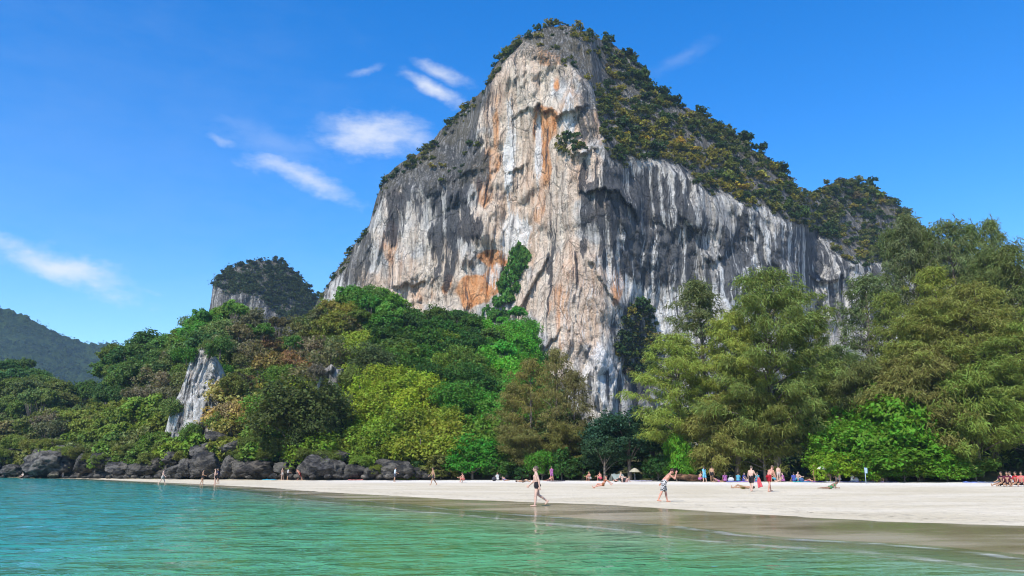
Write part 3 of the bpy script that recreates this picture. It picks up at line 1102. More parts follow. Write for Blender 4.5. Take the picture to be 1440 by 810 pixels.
def broadleaf(seed, h, r, rz, nlobe, nclump, nleaf, leaf, droop=0.0, lowcut=-0.35):
    global rng
    keep = rng; rng = np.random.default_rng(seed)
    P, N, Sz, L, LR = clumpy_leaves((0, 0, h - rz), (r, r, rz), nlobe, nclump, nleaf, leaf, droop, lowcut=lowcut)
    ok = P[:, 2] > 0.05
    V, F = leaf_mesh(P[ok], N[ok], Sz[ok], 0.62)
    crown = new_mesh('crown', V, F, smooth=False); crown.materials.append(M_LEAF)
    trunk = limb_mesh('trunk', h * 0.72, 0.035 * h * 0.8, [tuple(q) for q in L[:10]])
    trunk.materials.append(M_BARK)
    rng = keep
    return trunk, crown


def casuarina(seed, h, r, base=0.16, dens=1.0, nb=84):
    """she-oak: straight trunk, rising limbs, drooping feathery sprays"""
    global rng
    keep = rng; rng = np.random.default_rng(seed)
    b = MB()
    sway = rng.normal(size=2) * 0.35
    axis = lambda t: np.array([sway[0] * math.sin(2.2 * t) * h * 0.06, sway[1] * math.sin(2.9 * t) * h * 0.06, h * t])
    b.tube([axis(t) - np.array([0, 0, 0.3 * (t == 0)]) for t in np.linspace(0, 0.98, 9)], [h * 0.0165 * (1.05 - t) + 0.02 for t in np.linspace(0, 1, 9)], 8)
    TP = []; TD = []; TW = []
    asym = rng.uniform(0, 6.28); 
    for i in range(nb):
        t = base + (0.985 - base) * ((i + rng.random()) / nb) ** 0.9
        ph = i * 2.399 + rng.normal() * 0.4
        prof = max(0.10, math.sin(math.pi * min(1, (t - base) / (1 - base) * 0.80 + 0.20)) ** 0.8)
        ln = r * prof * rng.uniform(0.55, 1.15) * (1 + 0.28 * math.cos(ph - asym) + 0.22 * math.sin(7 * t + ph))
        el = rng.uniform(0.30, 0.85) + 0.55 * t
        s = axis(t)
        dh = np.array([math.cos(ph), math.sin(ph), 0])
        pts = []
        for k in np.linspace(0, 1, 6):
            pts.append(s + dh * ln * k * math.cos(el * (1 - 0.45 * k)) + np.array([0, 0, ln * (math.sin(el) * k - 0.30 * k * k)]))
        b.tube([pts[0], pts[2], pts[4]], [0.012 * ln + 0.025, 0.008 * ln + 0.012, 0.01], 4)
        nt = max(4, int(ln * 2.5 * dens))
        for q in range(nt):
            k = (0.42 + 0.63 * rng.random() ** 0.75) * 5
            i0 = min(int(k), 4); fr = k - i0
            p = pts[i0] * (1 - fr) + pts[i0 + 1] * fr
            TP.append(p + rng.normal(size=3) * np.array([0.42, 0.42, 0.25])); TD.append(dh); TW.append(rng.uniform(0.75, 1.3))
    TP = np.array(TP); TD = np.array(TD); TW = np.array(TW)
    m = 30
    C = np.repeat(TP, m, 0); D = np.repeat(TD, m, 0); W = np.repeat(TW, m)
    n = len(C)
    dirs = D * 0.42 + rng.normal(size=(n, 3)) * 0.50 + np.array([0, 0, -0.42])
    dirs /= np.linalg.norm(dirs, axis=1)[:, None]
    st = C + rng.normal(size=(n, 3)) * np.array([0.34, 0.34, 0.20]) * W[:, None]
    ln = rng.uniform(0.32, 0.78, n)[:, None] * W[:, None]
    side = np.cross(dirs, rng.normal(size=(n, 3))); side /= np.linalg.norm(side, axis=1)[:, None]
    wd = rng.uniform(0.035, 0.075, n)[:, None]
    a = st - side * wd; c = st + side * wd
    e = st + dirs * ln + np.array([0, 0, -0.12]) * ln
    V = np.stack([a, c, e], 1).reshape(-1, 3)
    V[:, 2] = np.maximum(V[:, 2], 0.3)
    F = np.arange(n * 3).reshape(-1, 3)
    crown = new_mesh('crown', V, F, smooth=False); crown.materials.append(M_LEAF)
    trunk = b.mesh('trunk'); trunk.materials.append(M_BARK)
    rng = keep
    return trunk, crown


def plant(name, kit, loc, scale, color, label, cat, group=None, rz=None, bark=None):
    root = empty(name, loc, random.uniform(0, 6.28) if rz is None else rz)
    root.scale = scale if isinstance(scale, (tuple, list)) else (scale, scale, scale)
    t = obj('trunk', kit[0], None, root)
    c = obj('crown', kit[1], None, root)
    c.color = rgba(color)
    tag(root, label, cat, group)
    return root


def jitter(c, amt=0.18):
    k = 1 + random.uniform(-amt, amt)
    return (max(0.005, c[0] * k * (1 + random.uniform(-amt, amt) * 0.6)), max(0.005, c[1] * k), max(0.003, c[2] * k * (1 + random.uniform(-amt, amt) * 0.6)))


DKGREEN = (0.030, 0.072, 0.018); MIDGREEN = (0.055, 0.130, 0.022); BRIGHT = (0.095, 0.235, 0.020); YELLOW = (0.165, 0.215, 0.022)
OLIVE = (0.105, 0.125, 0.032); TAN = (0.24, 0.185, 0.085); RUST = (0.185, 0.105, 0.06); GREYB = (0.105, 0.095, 0.075); BLUEG = (0.030, 0.075, 0.040)
CAS = (0.185, 0.225, 0.045); CASB = (0.145, 0.140, 0.042); GOLD = (0.30, 0.20, 0.035)

KIT_BROAD = [broadleaf(100 + i, 9.0, 4.4, 3.7, 16, 20, 24, 0.50) for i in range(5)]
KIT_FINE = [broadleaf(150 + i, 9.0, 4.4, 3.9, 24, 22, 22, 0.34, lowcut=-0.55) for i in range(3)]
KIT_LEAFY = [broadleaf(180 + i, 4.6, 3.2, 2.5, 18, 22, 22, 0.27, lowcut=-0.6) for i in range(3)]
KIT_BUSH = [broadleaf(200 + i, 4.6, 3.2, 2.5, 13, 16, 17, 0.48, lowcut=-0.6) for i in range(4)]
KIT_DRAPE = [broadleaf(260 + i, 6.5, 3.8, 3.4, 15, 18, 18, 0.42, droop=0.9, lowcut=-0.7) for i in range(3)]
KIT_TALL = [broadleaf(330 + i, 14.0, 4.0, 2.6, 12, 18, 22, 0.48, lowcut=-0.2) for i in range(3)]
KIT_DRY = [broadleaf(300 + i, 6.5, 3.4, 2.8, 11, 12, 10, 0.42) for i in range(3)]
KIT_CAS = [casuarina(400, 24.0, 6.6), casuarina(401, 24.0, 5.6, 0.2), casuarina(402, 24.0, 7.4, 0.14, nb=95), casuarina(403, 24.0, 4.2, 0.24, 0.85, 100), casuarina(404, 11.0, 5.2, 0.12, 1.2, 80), casuarina(405, 16.0, 4.6, 0.16, 0.62, 62), casuarina(406, 24.0, 4.6, 0.3, 0.5, 70), casuarina(407, 17.0, 3.6, 0.2, 0.55, 50)]

# ------------------------------------------------------------------ the jungle
# (centre x, centre y, half width, half height, colour, kit) in photo pixels: which plants grow where on the slope
ZONES = [
    (560, 565, 78, 38, YELLOW, 'drape'), (530, 620, 60, 40, (0.115, 0.165, 0.022), 'drape'), (600, 610, 40, 45, (0.14, 0.165, 0.025), 'drape'),
    (600, 650, 18, 22, GOLD, 'dry'), (505, 545, 20, 10, TAN, 'dry'), (640, 545, 40, 25, (0.12, 0.14, 0.03), 'drape'),
    (315, 590, 34, 36, TAN, 'dry'), (340, 560, 40, 20, (0.15, 0.15, 0.045), 'bush'), (400, 503, 34, 17, RUST, 'dry'), (345, 522, 22, 14, RUST, 'dry'),
    (440, 500, 36, 30, GREYB, 'dry'), (355, 480, 38, 30, GREYB, 'dry'), (425, 455, 44, 34, (0.085, 0.085, 0.035), 'dry'), (470, 450, 30, 22, (0.12, 0.12, 0.03), 'broad'),
    (505, 475, 30, 30, (0.12, 0.16, 0.03), 'broad'), (715, 480, 40, 70, (0.060, 0.185, 0.022), 'drape'), (600, 470, 90, 60, DKGREEN, 'broad'),
    (650, 540, 60, 40, DKGREEN, 'broad'), (520, 415, 60, 22, MIDGREEN, 'broad'), (560, 430, 40, 20, (0.075, 0.16, 0.025), 'broad'),
    (330, 440, 34, 22, (0.085, 0.175, 0.028), 'broad'), (225, 470, 70, 30, (0.065, 0.145, 0.03), 'broad'),
    (190, 510, 60, 40, (0.045, 0.085, 0.03), 'broad'), (210, 545, 40, 26, GREYB, 'dry'), (250, 540, 25, 40, (0.08, 0.09, 0.04), 'dry'),
    (190, 590, 90, 22, (0.115, 0.155, 0.030), 'bush'), (120, 590, 70, 26, (0.125, 0.15, 0.035), 'bush'), (160, 615, 80, 18, (0.085, 0.125, 0.028), 'bush'),
    (60, 560, 60, 30, (0.09, 0.12, 0.035), 'broad'), (30, 600, 50, 30, (0.10, 0.105, 0.04), 'bush'), (70, 610, 40, 20, GREYB, 'dry'),
    (60, 520, 50, 22, (0.04, 0.09, 0.03), 'broad'), (100, 545, 40, 22, (0.05, 0.10, 0.03), 'broad'), (280, 620, 40, 20, (0.10, 0.15, 0.03), 'bush'),
    (665, 600, 40, 40, MIDGREEN, 'broad'), (700, 560, 30, 30, (0.05, 0.13, 0.022), 'drape'),
]
def hue_word(c):
    if c in (TAN, GOLD): return 'straw-coloured'
    if c == RUST: return 'rust-brown'
    if c == GREYB: return 'grey, nearly leafless'
    if c[0] > 0.7 * c[1] and c[1] > 0.1: return 'yellow-green'
    if c[1] > 0.15: return 'bright green'
    if c[1] < 0.1: return 'dark green'
    return 'mid green'


LABELS = {'broad': ('rainforest_tree', '{} leafy rainforest tree packed among others on the jungle slope', 'tree', 'broadleaf trees crowding the jungle slope'),
          'bush': ('rainforest_shrub', '{} low rounded shrub packed among others on the jungle slope', 'shrub', 'rounded shrubs crowding the jungle slope'),
          'drape': ('creeper_covered_tree', '{} small tree smothered in hanging creepers on the jungle slope', 'tree', 'creeper covered trees on the jungle slope'),
          'dry': ('dry_season_tree', '{} thin dry-season tree with sparse leaves on the jungle slope', 'tree', 'sparse dry trees on the jungle slope')}
KITS = {'broad': KIT_BROAD, 'bush': KIT_BUSH, 'drape': KIT_DRAPE, 'dry': KIT_DRY}


def pixel_of(p):
    x, y, z = p[0], p[1], p[2] - CAM_H
    cp, sp = math.cos(PITCH), math.sin(PITCH)
    d = y * cp + z * sp
    return CX + F_PX * x / d, CY - F_PX * (z * cp - y * sp) / d


def choose(px, py):
    best = None; bd = 9e9
    for z in ZONES:
        d = ((px - z[0]) / z[2]) ** 2 + ((py - z[1]) / z[3]) ** 2
        d *= random.uniform(0.7, 1.4)
        if d < bd:
            bd, best = d, z
    if bd > 3.0:
        return (DKGREEN if random.random() < .5 else MIDGREEN), 'broad'
    return best[4], best[5]


def jungle():
    placed = []
    tries = 0
    rr = random.Random(5)
    while tries < 14000 and len(placed) < 520:
        tries += 1
        col = rr.uniform(-70, 800); t = rr.random() ** 1.1 * 1.03 + 0.01
        p = hill_point(col, t)
        px, py = pixel_of(p + Vector((0, 0, 3)))
        if 240 < px < 318 and 480 < py < 618 and p.y < 146:
            if not ((py < 545 and px < 254) or (px > 304 and py > 560)):
                continue
        if 446 < px < 492 and 505 < py < 600 and p.y < 138:
            continue
        dep = p.y
        sp = 3.0 * F_PX / dep
        if any(abs(px - a) < sp and (px - a) ** 2 + ((py - b) * 1.6) ** 2 < sp * sp for a, b in placed):
            continue
        placed.append((px, py))
        color, kind = choose(px, py)
        base_color = color
        other = rr.choice([z for z in ZONES if abs(z[0] - px) < 130 and abs(z[1] - py) < 90] or [ZONES[0]])[4]
        if color in (RUST, TAN, GOLD) and rr.random() < 0.45:
            color = rr.choice([OLIVE, MIDGREEN, (0.10, 0.14, 0.03)]); kind = 'bush'; base_color = color
        mixf = rr.uniform(0.0, 0.5)
        color = tuple(a * (1 - mixf) + b * mixf for a, b in zip(color, other if other not in (RUST, TAN, GOLD) else MIDGREEN))
        if t < 0.10 and kind == 'broad':
            kind = 'bush'
        kit = rr.choice(KIT_FINE if kind == 'broad' and t < 0.4 else KITS[kind])
        s = rr.uniform(0.78, 1.28) * {'broad': 0.95, 'bush': 1.05, 'drape': 0.95, 'dry': 1.0}[kind]
        nm, lab, cat, grp = LABELS[kind]
        p.z -= 0.4 + (2.0 if kind == 'broad' else 0.0) * min(1, t * 8)
        plant(nm, kit, p, (s * rr.uniform(.9, 1.15), s * rr.uniform(.9, 1.15), s * rr.uniform(.88, 1.12)), jitter(tuple(q * k_ for q, k_ in zip(color, (1.6, 1.6, 1.2)))), lab.format(hue_word(base_color if base_color in (RUST, TAN, GOLD, GREYB) else color)), cat, grp)


jungle()


def bank_shrubs():
    rr = random.Random(8)
    for px in np.arange(-60, 600, 13.0):
        px = px + rr.uniform(-6, 6)
        if 258 < px < 300 or 540 < px < 565:
            continue
        Y = float(np.interp(px, BASE_PX, BASE_Y)) + rr.uniform(2.0, 5.5)
        py = float(np.interp(px, [-60, 0, 60, 130, 250, 300, 340, 440, 520, 600], [632, 634, 632, 640, 642, 625, 634, 640, 652, 664]))
        p = atv(px, py, Y); p.z -= 0.6
        s = rr.uniform(0.45, 0.9)
        c = (0.14, 0.165, 0.034) if px < 260 else ((0.12, 0.145, 0.032) if px < 470 else (0.15, 0.20, 0.026))
        if rr.random() < 0.35:
            q_ = ground_at(px, 671.0); Yf = float(np.interp(px, BASE_PX, BASE_Y)) - rr.uniform(0.5, 2.5)
            p = atv(px, py + rr.uniform(4, 14), Yf); p.z -= 0.5; s *= 0.6
        plant('overhanging_shrub', rr.choice(KIT_LEAFY), p, (s * 1.1, s * 1.1, s), jitter(c, 0.25), 'small shrub hanging over the top of the dark rock bank', 'shrub', 'shrubs along the top of the rock bank')


bank_shrubs()


def emergents():
    rr = random.Random(21)
    for col in list(np.linspace(10, 740, 34)):
        col = col + rr.uniform(-14, 14)
        t = rr.choice([rr.uniform(0.75, 1.0), rr.uniform(0.35, 0.8)])
        p = hill_point(col, t); p.z -= 3.5
        px, py = pixel_of(p + Vector((0, 0, 10)))
        if 240 < px < 330 and 470 < py < 600:
            continue
        c, _ = choose(px, py)
        if c in (RUST, TAN, GOLD, GREYB):
            c = MIDGREEN
        s = rr.uniform(0.62, 0.95)
        plant('emergent_tree', rr.choice(KIT_TALL), p, (s * rr.uniform(.7, 1.1), s * rr.uniform(.7, 1.1), s), jitter(tuple(q * 1.6 for q in c), 0.25),
              'long-trunked flat-topped tree rising above the jungle canopy', 'tree', 'long-trunked trees above the jungle canopy')
    for px, py, Y, s, c in [(262, 512, 141.5, .62, MIDGREEN), (309, 505, 142, .7, (0.06, 0.12, 0.03)), (325, 560, 137, .72, OLIVE), (240, 585, 140, .6, (0.08, 0.12, 0.03)), (303, 612, 133, .62, (0.10, 0.14, 0.03)),
                            (318, 592, 134, .6, TAN), (268, 622, 133, .55, (0.09, 0.14, 0.03)), (470, 568, 131, .5, MIDGREEN), (496, 545, 135, .6, OLIVE), (445, 535, 136, .5, GREYB), (291, 496, 142, .4, OLIVE)]:
        p = atv(px, py, Y)
        plant('outcrop_creeper', rr.choice(KIT_DRAPE), p, (s, s, s), jitter(tuple(q * 1.5 for q in c)), 'creeper-hung bush crowding the edge of a limestone outcrop', 'bush', 'bushes crowding the limestone outcrops')


emergents()


def scatter_stuff(name, P, nper, spread, leaf, label, colors, lift=0.4):
    """uncountable low growth as one mesh per tint"""
    idx = np.repeat(np.arange(len(P)), nper)
    Q = P[idx] + rng.normal(size=(len(idx), 3)) * np.array([spread, spread, spread * 0.55]) + np.array([0, 0, lift])
    N = rng.normal(size=Q.shape) * 0.6 + np.array([0, -0.25, 0.8])
    V, F = leaf_mesh(Q, N, leaf * rng.uniform(0.6, 1.4, len(Q)), 0.6)
    me = new_mesh(name, V, F, smooth=False)
    o = obj(name, me, M_LEAF)
    o.color = rgba(colors)
    tag(o, label, None, None, 'stuff')
    return o


def undergrowth():
    n = 3400
    cols = rng.uniform(-80, 820, n); ts = rng.random(n) ** 1.1 * 1.05
    ok = ~((cols > 238) & (cols < 324) & (ts < 0.14)) & ~((cols > 450) & (cols < 490) & (ts < 0.2))
    cols, ts = cols[ok], ts[ok]
    x, y, z = hill_zt(cols, ts)
    z = z + hill_rough(x, y) * np.clip(ts * 6, 0, 1)
    scatter_stuff('undergrowth', np.stack([x, y, z], -1), 24, 1.3, 0.5, 'tangled undergrowth between the slope trees', (0.085, 0.125, 0.030), 1.2)
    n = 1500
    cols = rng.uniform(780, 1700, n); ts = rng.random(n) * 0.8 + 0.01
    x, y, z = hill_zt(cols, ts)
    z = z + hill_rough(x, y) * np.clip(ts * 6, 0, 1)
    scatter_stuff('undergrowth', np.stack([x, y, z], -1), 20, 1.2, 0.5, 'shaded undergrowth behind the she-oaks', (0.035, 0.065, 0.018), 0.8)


undergrowth()


def far_forest():
    sel = rng.choice(len(FAR), 9000, replace=False)
    P = FAR[sel]
    P = P[P[:, 2] > 10]
    scatter_stuff('distant_forest', P, 9, 3.0, 3.6, 'far-off forest covering the distant hill', (0.022, 0.044, 0.018), 1.5)


far_forest()


# ------------------------------------------------------------------ scrub on the rock
def scrub_kit(seed, r, nleaf):
    global rng
    keep = rng; rng = np.random.default_rng(seed)
    P, N, Sz, L, LR = clumpy_leaves((0, 0, r * 0.9), (r, r, r * 0.85), 9, 9, nleaf, 0.95, lowcut=-0.4)
    V, F = leaf_mesh(P, N, Sz, 0.62)
    me = new_mesh('scrub', V, F, smooth=False); me.materials.append(M_LEAF)
    rng = keep
    return me


SCRUB = [scrub_kit(500 + i, 3.0, 8) for i in range(4)]
SCRUB_RAW = []
for _m in [scrub_kit(520 + i, 3.0, 4) for i in range(3)]:
    _a = np.zeros(len(_m.vertices) * 3, np.float32); _m.vertices.foreach_get('co', _a); SCRUB_RAW.append(_a.reshape(-1, 3))
SCRUB_COL = [((0.035, 0.068, 0.020), 6), ((0.065, 0.105, 0.026), 5), ((0.12, 0.15, 0.028), 3.5), ((0.21, 0.19, 0.03), 0.4), ((0.11, 0.10, 0.055), 1.2)]


def scrub_color(px, py):
    golden = [(930, 205, 60, 26), (985, 232, 50, 20), (870, 130, 14, 30), (660, 190, 24, 20), (1040, 262, 40, 14), (1195, 358, 50, 14), (880, 180, 24, 16)]
    for a, b, c, d in golden:
        if ((px - a) / c) ** 2 + ((py - b) / d) ** 2 < 1 and random.random() < 0.5:
            return jitter(random.choice([(0.32, 0.25, 0.03), (0.22, 0.21, 0.03), (0.15, 0.17, 0.03)]))
    tot = sum(w for _, w in SCRUB_COL); r = random.random() * tot
    for c, w in SCRUB_COL:
        r -= w
        if r <= 0:
            return jitter(c)
    return jitter(SCRUB_COL[0][0])


def cliff_scrub():
    PX, PY, P, veg = WALL['px'], WALL['py'], WALL['P'], WALL['veg']
    top = np.interp(PX, topx, topy_)
    w = (veg > 0.5) * np.where(PX < 690, 0.03 + 0.42 * (PY - top < 18), np.where((PX < 850) & (PY < 125), 0.12 + 0.35 * (PY - top < 18), 1.0))
    w = w * (0.12 + 0.88 * sstep(fbm(PX * 0.022, PY * 0.03, 5.0, 3) + 0.5 * (PY - top < 16), -0.28, 0.3))
    w = w * (PX < 1420) * (PX > 436)

    w = np.maximum(w, 1.0 * (((PX - 805) / 22) ** 2 + ((PY - 210) / 10) ** 2 < 1))
    w = np.maximum(w, 0.9 * (((PX - 895) / 30) ** 2 + ((PY - 485) / 50) ** 2 < 1))
    w = np.maximum(w, 0.05 * (((PX - 615) / 60) ** 2 + ((PY - 225) / 50) ** 2 < 1))
    w = w * (PY < 560)
    flat = (w / w.sum()).ravel()
    picks = rng.choice(flat.size, 3300, replace=False, p=flat)
    bulk = {}
    taken = []; single = 0
    for q in range(80):
        f = random.random(); vy = 358 + f * 100
        vx = 736 - (vy - 357) * 0.42 + random.uniform(-1, 1) * (5 + (vy - 357) * 0.20)
        j = np.argmin((PX - vx) ** 2 + (PY - vy) ** 2); r_, c_ = divmod(int(j), PX.shape[1]); p = P[r_, c_]
        o = bpy.data.objects.new('cliff_creeper', random.choice(SCRUB)); COL.objects.link(o)
        s = random.uniform(0.45, 0.95)
        o.location = (p[0], p[1] - 0.2, p[2] - 1.6 * s); o.scale = (s, s * 0.8, s * 1.7); o.rotation_euler = (0, 0, random.uniform(0, 6.28))
        o.color = rgba(jitter((0.07, 0.18, 0.028), 0.25))
        tag(o, 'bright green creeper clump climbing the gully in the pale wall', 'creeper', 'creepers climbing the gully in the cliff')
        taken.append((vx, vy))
    bulkV = []; bulkF = []; nb = 0
    small = []
    for k in picks:
        r_, c_ = divmod(int(k), PX.shape[1])
        px, py = PX[r_, c_], PY[r_, c_]; p = P[r_, c_]
        vine = 690 < px < 748 and 355 < py < 470
        s = random.choice([random.uniform(0.3, 0.7), random.uniform(0.5, 1.0), random.uniform(0.8, 1.4)]) * (0.62 if px < 690 else (0.68 if px < 850 and py < 130 else 1.0)) * (0.8 if vine else 1.0)
        sp = 1.75 * s * F_PX / p[1]
        if any(abs(px - a) < sp and (px - a) ** 2 + ((py - b) * 1.2) ** 2 < sp * sp for a, b in taken):
            if len(small) < 420:
                small.append(p)
            continue
        taken.append((px, py))
        if single < 300:
            o = bpy.data.objects.new('cliff_scrub', random.choice(SCRUB)); COL.objects.link(o)
            o.location = (p[0], p[1] + 0.3, p[2] - 0.9 * s)
            o.scale = (s, s, s * random.uniform(0.8, 1.25)); o.rotation_euler = (0, 0, random.uniform(0, 6.28))
            o.color = rgba(jitter((0.04, 0.115, 0.02)) if vine else scrub_color(px, py))
            tag(o, 'wind-clipped shrub clinging to the limestone heights', 'shrub', 'scrub growing on the cliff')
            single += 1
        else:
            c = scrub_color(px, py)
            key = 'dull green' if c[0] < 0.055 else ('olive' if c[0] < 0.12 else 'golden')
            bulk.setdefault(key, []).append((p, s))
    for key, lst in bulk.items():
        Vs = []
        for p, s in lst:
            v = SCRUB_RAW[random.randrange(len(SCRUB_RAW))] * s
            a = random.uniform(0, 6.28); c, sn = math.cos(a), math.sin(a)
            Vs.append(np.stack([v[:, 0] * c - v[:, 1] * sn + p[0], v[:, 0] * sn + v[:, 1] * c + p[1] + 0.3, v[:, 2] + p[2] - 0.9 * s], -1))
        V = np.concatenate(Vs)
        o = obj('cliff_thicket', new_mesh('cliff_thicket', V, np.arange(len(V)).reshape(-1, 4), smooth=False), M_LEAF)
        o.color = rgba({'dull green': (0.048, 0.085, 0.024), 'olive': (0.12, 0.135, 0.035), 'golden': (0.22, 0.20, 0.035)}[key])
        tag(o, key + ' thicket matting the cliff between the single shrubs', None, None, 'stuff')
    P2 = np.array(small)
    h = len(P2) // 2
    scatter_stuff('low_cliff_scrub', P2[:h], 45, 1.1, 0.95, 'thick low scrub filling in on the cliff', (0.040, 0.062, 0.020), 0.7)
    scatter_stuff('low_cliff_scrub', P2[h:], 34, 1.0, 0.85, 'thin olive scrub and dry grass on the cliff', (0.075, 0.085, 0.028), 0.4)
    # the little stack behind
    PX, PY, P, veg = KARST['px'], KARST['py'], KARST['P'], KARST['veg']
    w = (veg > 0.5).astype(float); flat = (w / w.sum()).ravel()
    scatter_stuff('low_stack_scrub', P.reshape(-1, 3)[rng.choice(flat.size, 500, replace=False, p=flat)], 22, 1.6, 1.3, 'dense dark scrub capping the small limestone stack', (0.045, 0.07, 0.026), 0.8)
    for k in rng.choice(flat.size, 300, replace=False, p=flat):
        r_, c_ = divmod(int(k), PX.shape[1]); p = P[r_, c_]
        o = bpy.data.objects.new('stack_shrub', random.choice(SCRUB)); COL.objects.link(o)
        s = random.uniform(0.5, 0.95)
        o.location = (p[0], p[1] + 0.3, p[2] - 0.8 * s); o.scale = (s, s, s); o.rotation_euler = (0, 0, random.uniform(0, 6.28))
        o.color = rgba(jitter(random.choice([(0.04, 0.062, 0.024), (0.055, 0.075, 0.028)])))
        tag(o, 'dark shrub on the small limestone stack', 'shrub', 'shrubs on the small limestone stack')


cliff_scrub()


# ------------------------------------------------------------------ trees along the back of the beach
def land(px, Y):
    """point on the land at photo column px (horizon row) and depth Y"""
    a = (px - CX) / (F_PX * 1.025)
    yb = float(np.interp(px, BASE_PX, BASE_Y)) + 1.5
    yc = float(np.interp(px, *CREST_Y))
    t = (Y - yb) / (yc - yb)
    x = a * Y
    if t <= 0:
        return Vector((x, Y, float(beach_z(x, Y))))
    return hill_point(px, t)


def row_tree(name, kit, px, top_py, Y, wide, color, label, cat='tree', group=None, kit_h=24.0, kit_r=6.6, flatten=None):
    p = land(px, Y)
    ztop = float(at(720.0, top_py, Y)[2])
    sz = (ztop - p.z) / kit_h
    sx = wide * Y / F_PX / 2 / kit_r
    p.z -= 0.1
    return plant(name, kit, p, (sx, sx, sz), color, label, cat, group)


def she_label(px, k):
    if px < 830:
        return 'brownish sparse she-oak in front of the cliff foot' if k == 7 else 'low brownish she-oak under the sparse brownish ones'
    if k == 6:
        return 'tall thin she-oak with a see-through top above the others'
    if k == 4:
        return 'low bushy she-oak in the front of the row behind the beach'
    if 1080 < px < 1110:
        return 'broadest sunlit yellow-green she-oak rising before the grey wall'
    return SHE


SHE = 'she-oak with drooping feathery olive foliage in the row behind the beach'
she = [  # px, top, depth, width px, kit, colour
    (748, 506, 110, 66, 7, CASB), (784, 492, 108, 60, 7, (0.135, 0.135, 0.045)), (808, 522, 107, 60, 7, (0.15, 0.14, 0.05)), (722, 540, 112, 60, 7, CASB), (745, 604, 108, 80, 4, (0.14, 0.14, 0.04)), (800, 600, 106, 76, 4, (0.15, 0.145, 0.04)),
    (985, 392, 101, 130, 6, (0.135, 0.165, 0.06)), (955, 470, 95, 120, 1, CAS), (1035, 440, 92, 130, 0, CAS), (1095, 382, 90, 190, 2, (0.155, 0.185, 0.042)),
    (1152, 452, 94, 120, 0, CAS), (1010, 560, 89, 110, 4, (0.15, 0.165, 0.04)), (1075, 560, 87.5, 120, 4, (0.155, 0.17, 0.04)), (1190, 486, 99, 100, 1, (0.12, 0.16, 0.05)),
    (1235, 388, 106, 110, 6, (0.13, 0.16, 0.055)), (1275, 408, 99, 84, 6, CAS), (1308, 300, 110, 100, 6, (0.12, 0.145, 0.055)),
    (1345, 372, 104, 96, 6, CAS), (1378, 306, 108, 110, 6, (0.115, 0.14, 0.05)), (1425, 352, 100, 150, 2, (0.13, 0.165, 0.045)), (1288, 318, 112, 70, 6, (0.125, 0.155, 0.055)), (1332, 322, 111, 66, 6, (0.12, 0.15, 0.05)), (1405, 312, 110, 76, 6, (0.115, 0.15, 0.045)), (1436, 306, 108, 80, 6, (0.115, 0.15, 0.045)),
    (1330, 430, 92, 170, 0, CAS), (1400, 400, 90, 190, 2, (0.15, 0.165, 0.042)), (1465, 345, 96, 150, 0, (0.12, 0.155, 0.042)),
    (1300, 500, 88, 150, 4, (0.15, 0.165, 0.042)), (1380, 520, 85, 150, 4, CAS), (1450, 470, 84, 170, 0, CAS), (1520, 420, 86, 190, 2, CAS),
    (1210, 520, 93, 110, 4, (0.13, 0.15, 0.045)),
]
for px, tp, Y, wd, k, c in she:
    Y = max(Y, float(np.interp(px, BASE_PX, BASE_Y)) + 0.8)
    c = tuple(q * 1.12 for q in c)
    row_tree('she_oak', KIT_CAS[k], px, tp, Y, wd, jitter(c, 0.2), she_label(px, k), 'tree', 'she-oaks in the row behind the beach',
             (24, 24, 24, 24, 11.0, 16.0, 24, 17.0)[k], (6.6, 5.6, 7.4, 4.2, 5.2, 4.6, 4.6, 3.6)[k])

# darker broadleaf trees that close the view behind the she-oaks
for i in range(46):
    px = 770 + i * 17 + random.uniform(-10, 10)
    Y = random.uniform(112, 165) if px > 930 else random.uniform(108, 125)
    hi = float(np.interp(px, [770, 860, 920, 1000, 1200, 1300, 1560], [565, 605, 585, 540, 520, 470, 380]))
    row_tree('forest_tree', random.choice(KIT_BROAD), px, hi + random.uniform(0, 70), Y, random.uniform(80, 130),
             jitter(random.choice([DKGREEN, MIDGREEN, BLUEG, (0.07, 0.11, 0.03)])),
             'dark broadleaf tree in the forest behind the she-oaks', 'tree', 'broadleaf trees behind the she-oaks', 9.0, 4.4)

# individuals that stand out
row_tree('seaside_tree', KIT_FINE[0], 412, 524, 121, 150, (0.075, 0.098, 0.026), 'large round olive-green tree leaning over the shore boulders', kit_h=9.0, kit_r=4.6)
row_tree('seaside_tree', KIT_FINE[1], 440, 575, 119, 90, (0.06, 0.085, 0.024), 'smaller dull green tree beside the large round olive-green tree', kit_h=9.0, kit_r=4.6)
row_tree('seaside_tree', KIT_FINE[2], 885, 572, 100, 116, BLUEG, 'round dark blue-green tree at the foot of the cliff', kit_h=9.0, kit_r=4.4)
row_tree('seaside_tree', KIT_FINE[1], 850, 610, 99, 70, (0.036, 0.078, 0.034), 'low dark green tree beside the blue-green tree', kit_h=9.0, kit_r=4.4)
row_tree('bright_bush', KIT_LEAFY[0], 664, 614, 109, 92, (0.05, 0.20, 0.020), 'rounded emerald bush standing alone on the sand edge', 'bush', kit_h=4.6, kit_r=3.3)
row_tree('bright_bush', KIT_LEAFY[1], 762, 628, 105, 54, (0.075, 0.20, 0.022), 'small fresh green bush in front of the brownish she-oak', 'bush', kit_h=4.6, kit_r=3.3)
row_tree('bright_bush', KIT_LEAFY[2], 951, 612, 93.5, 46, (0.10, 0.25, 0.018), 'tall lime green bush between the dark trees', 'bush', kit_h=4.6, kit_r=3.3)
row_tree('bright_bush', KIT_LEAFY[0], 968, 626, 93.0, 40, (0.085, 0.22, 0.018), 'green bush leaning on the tall lime green bush', 'bush', kit_h=4.6, kit_r=3.3)
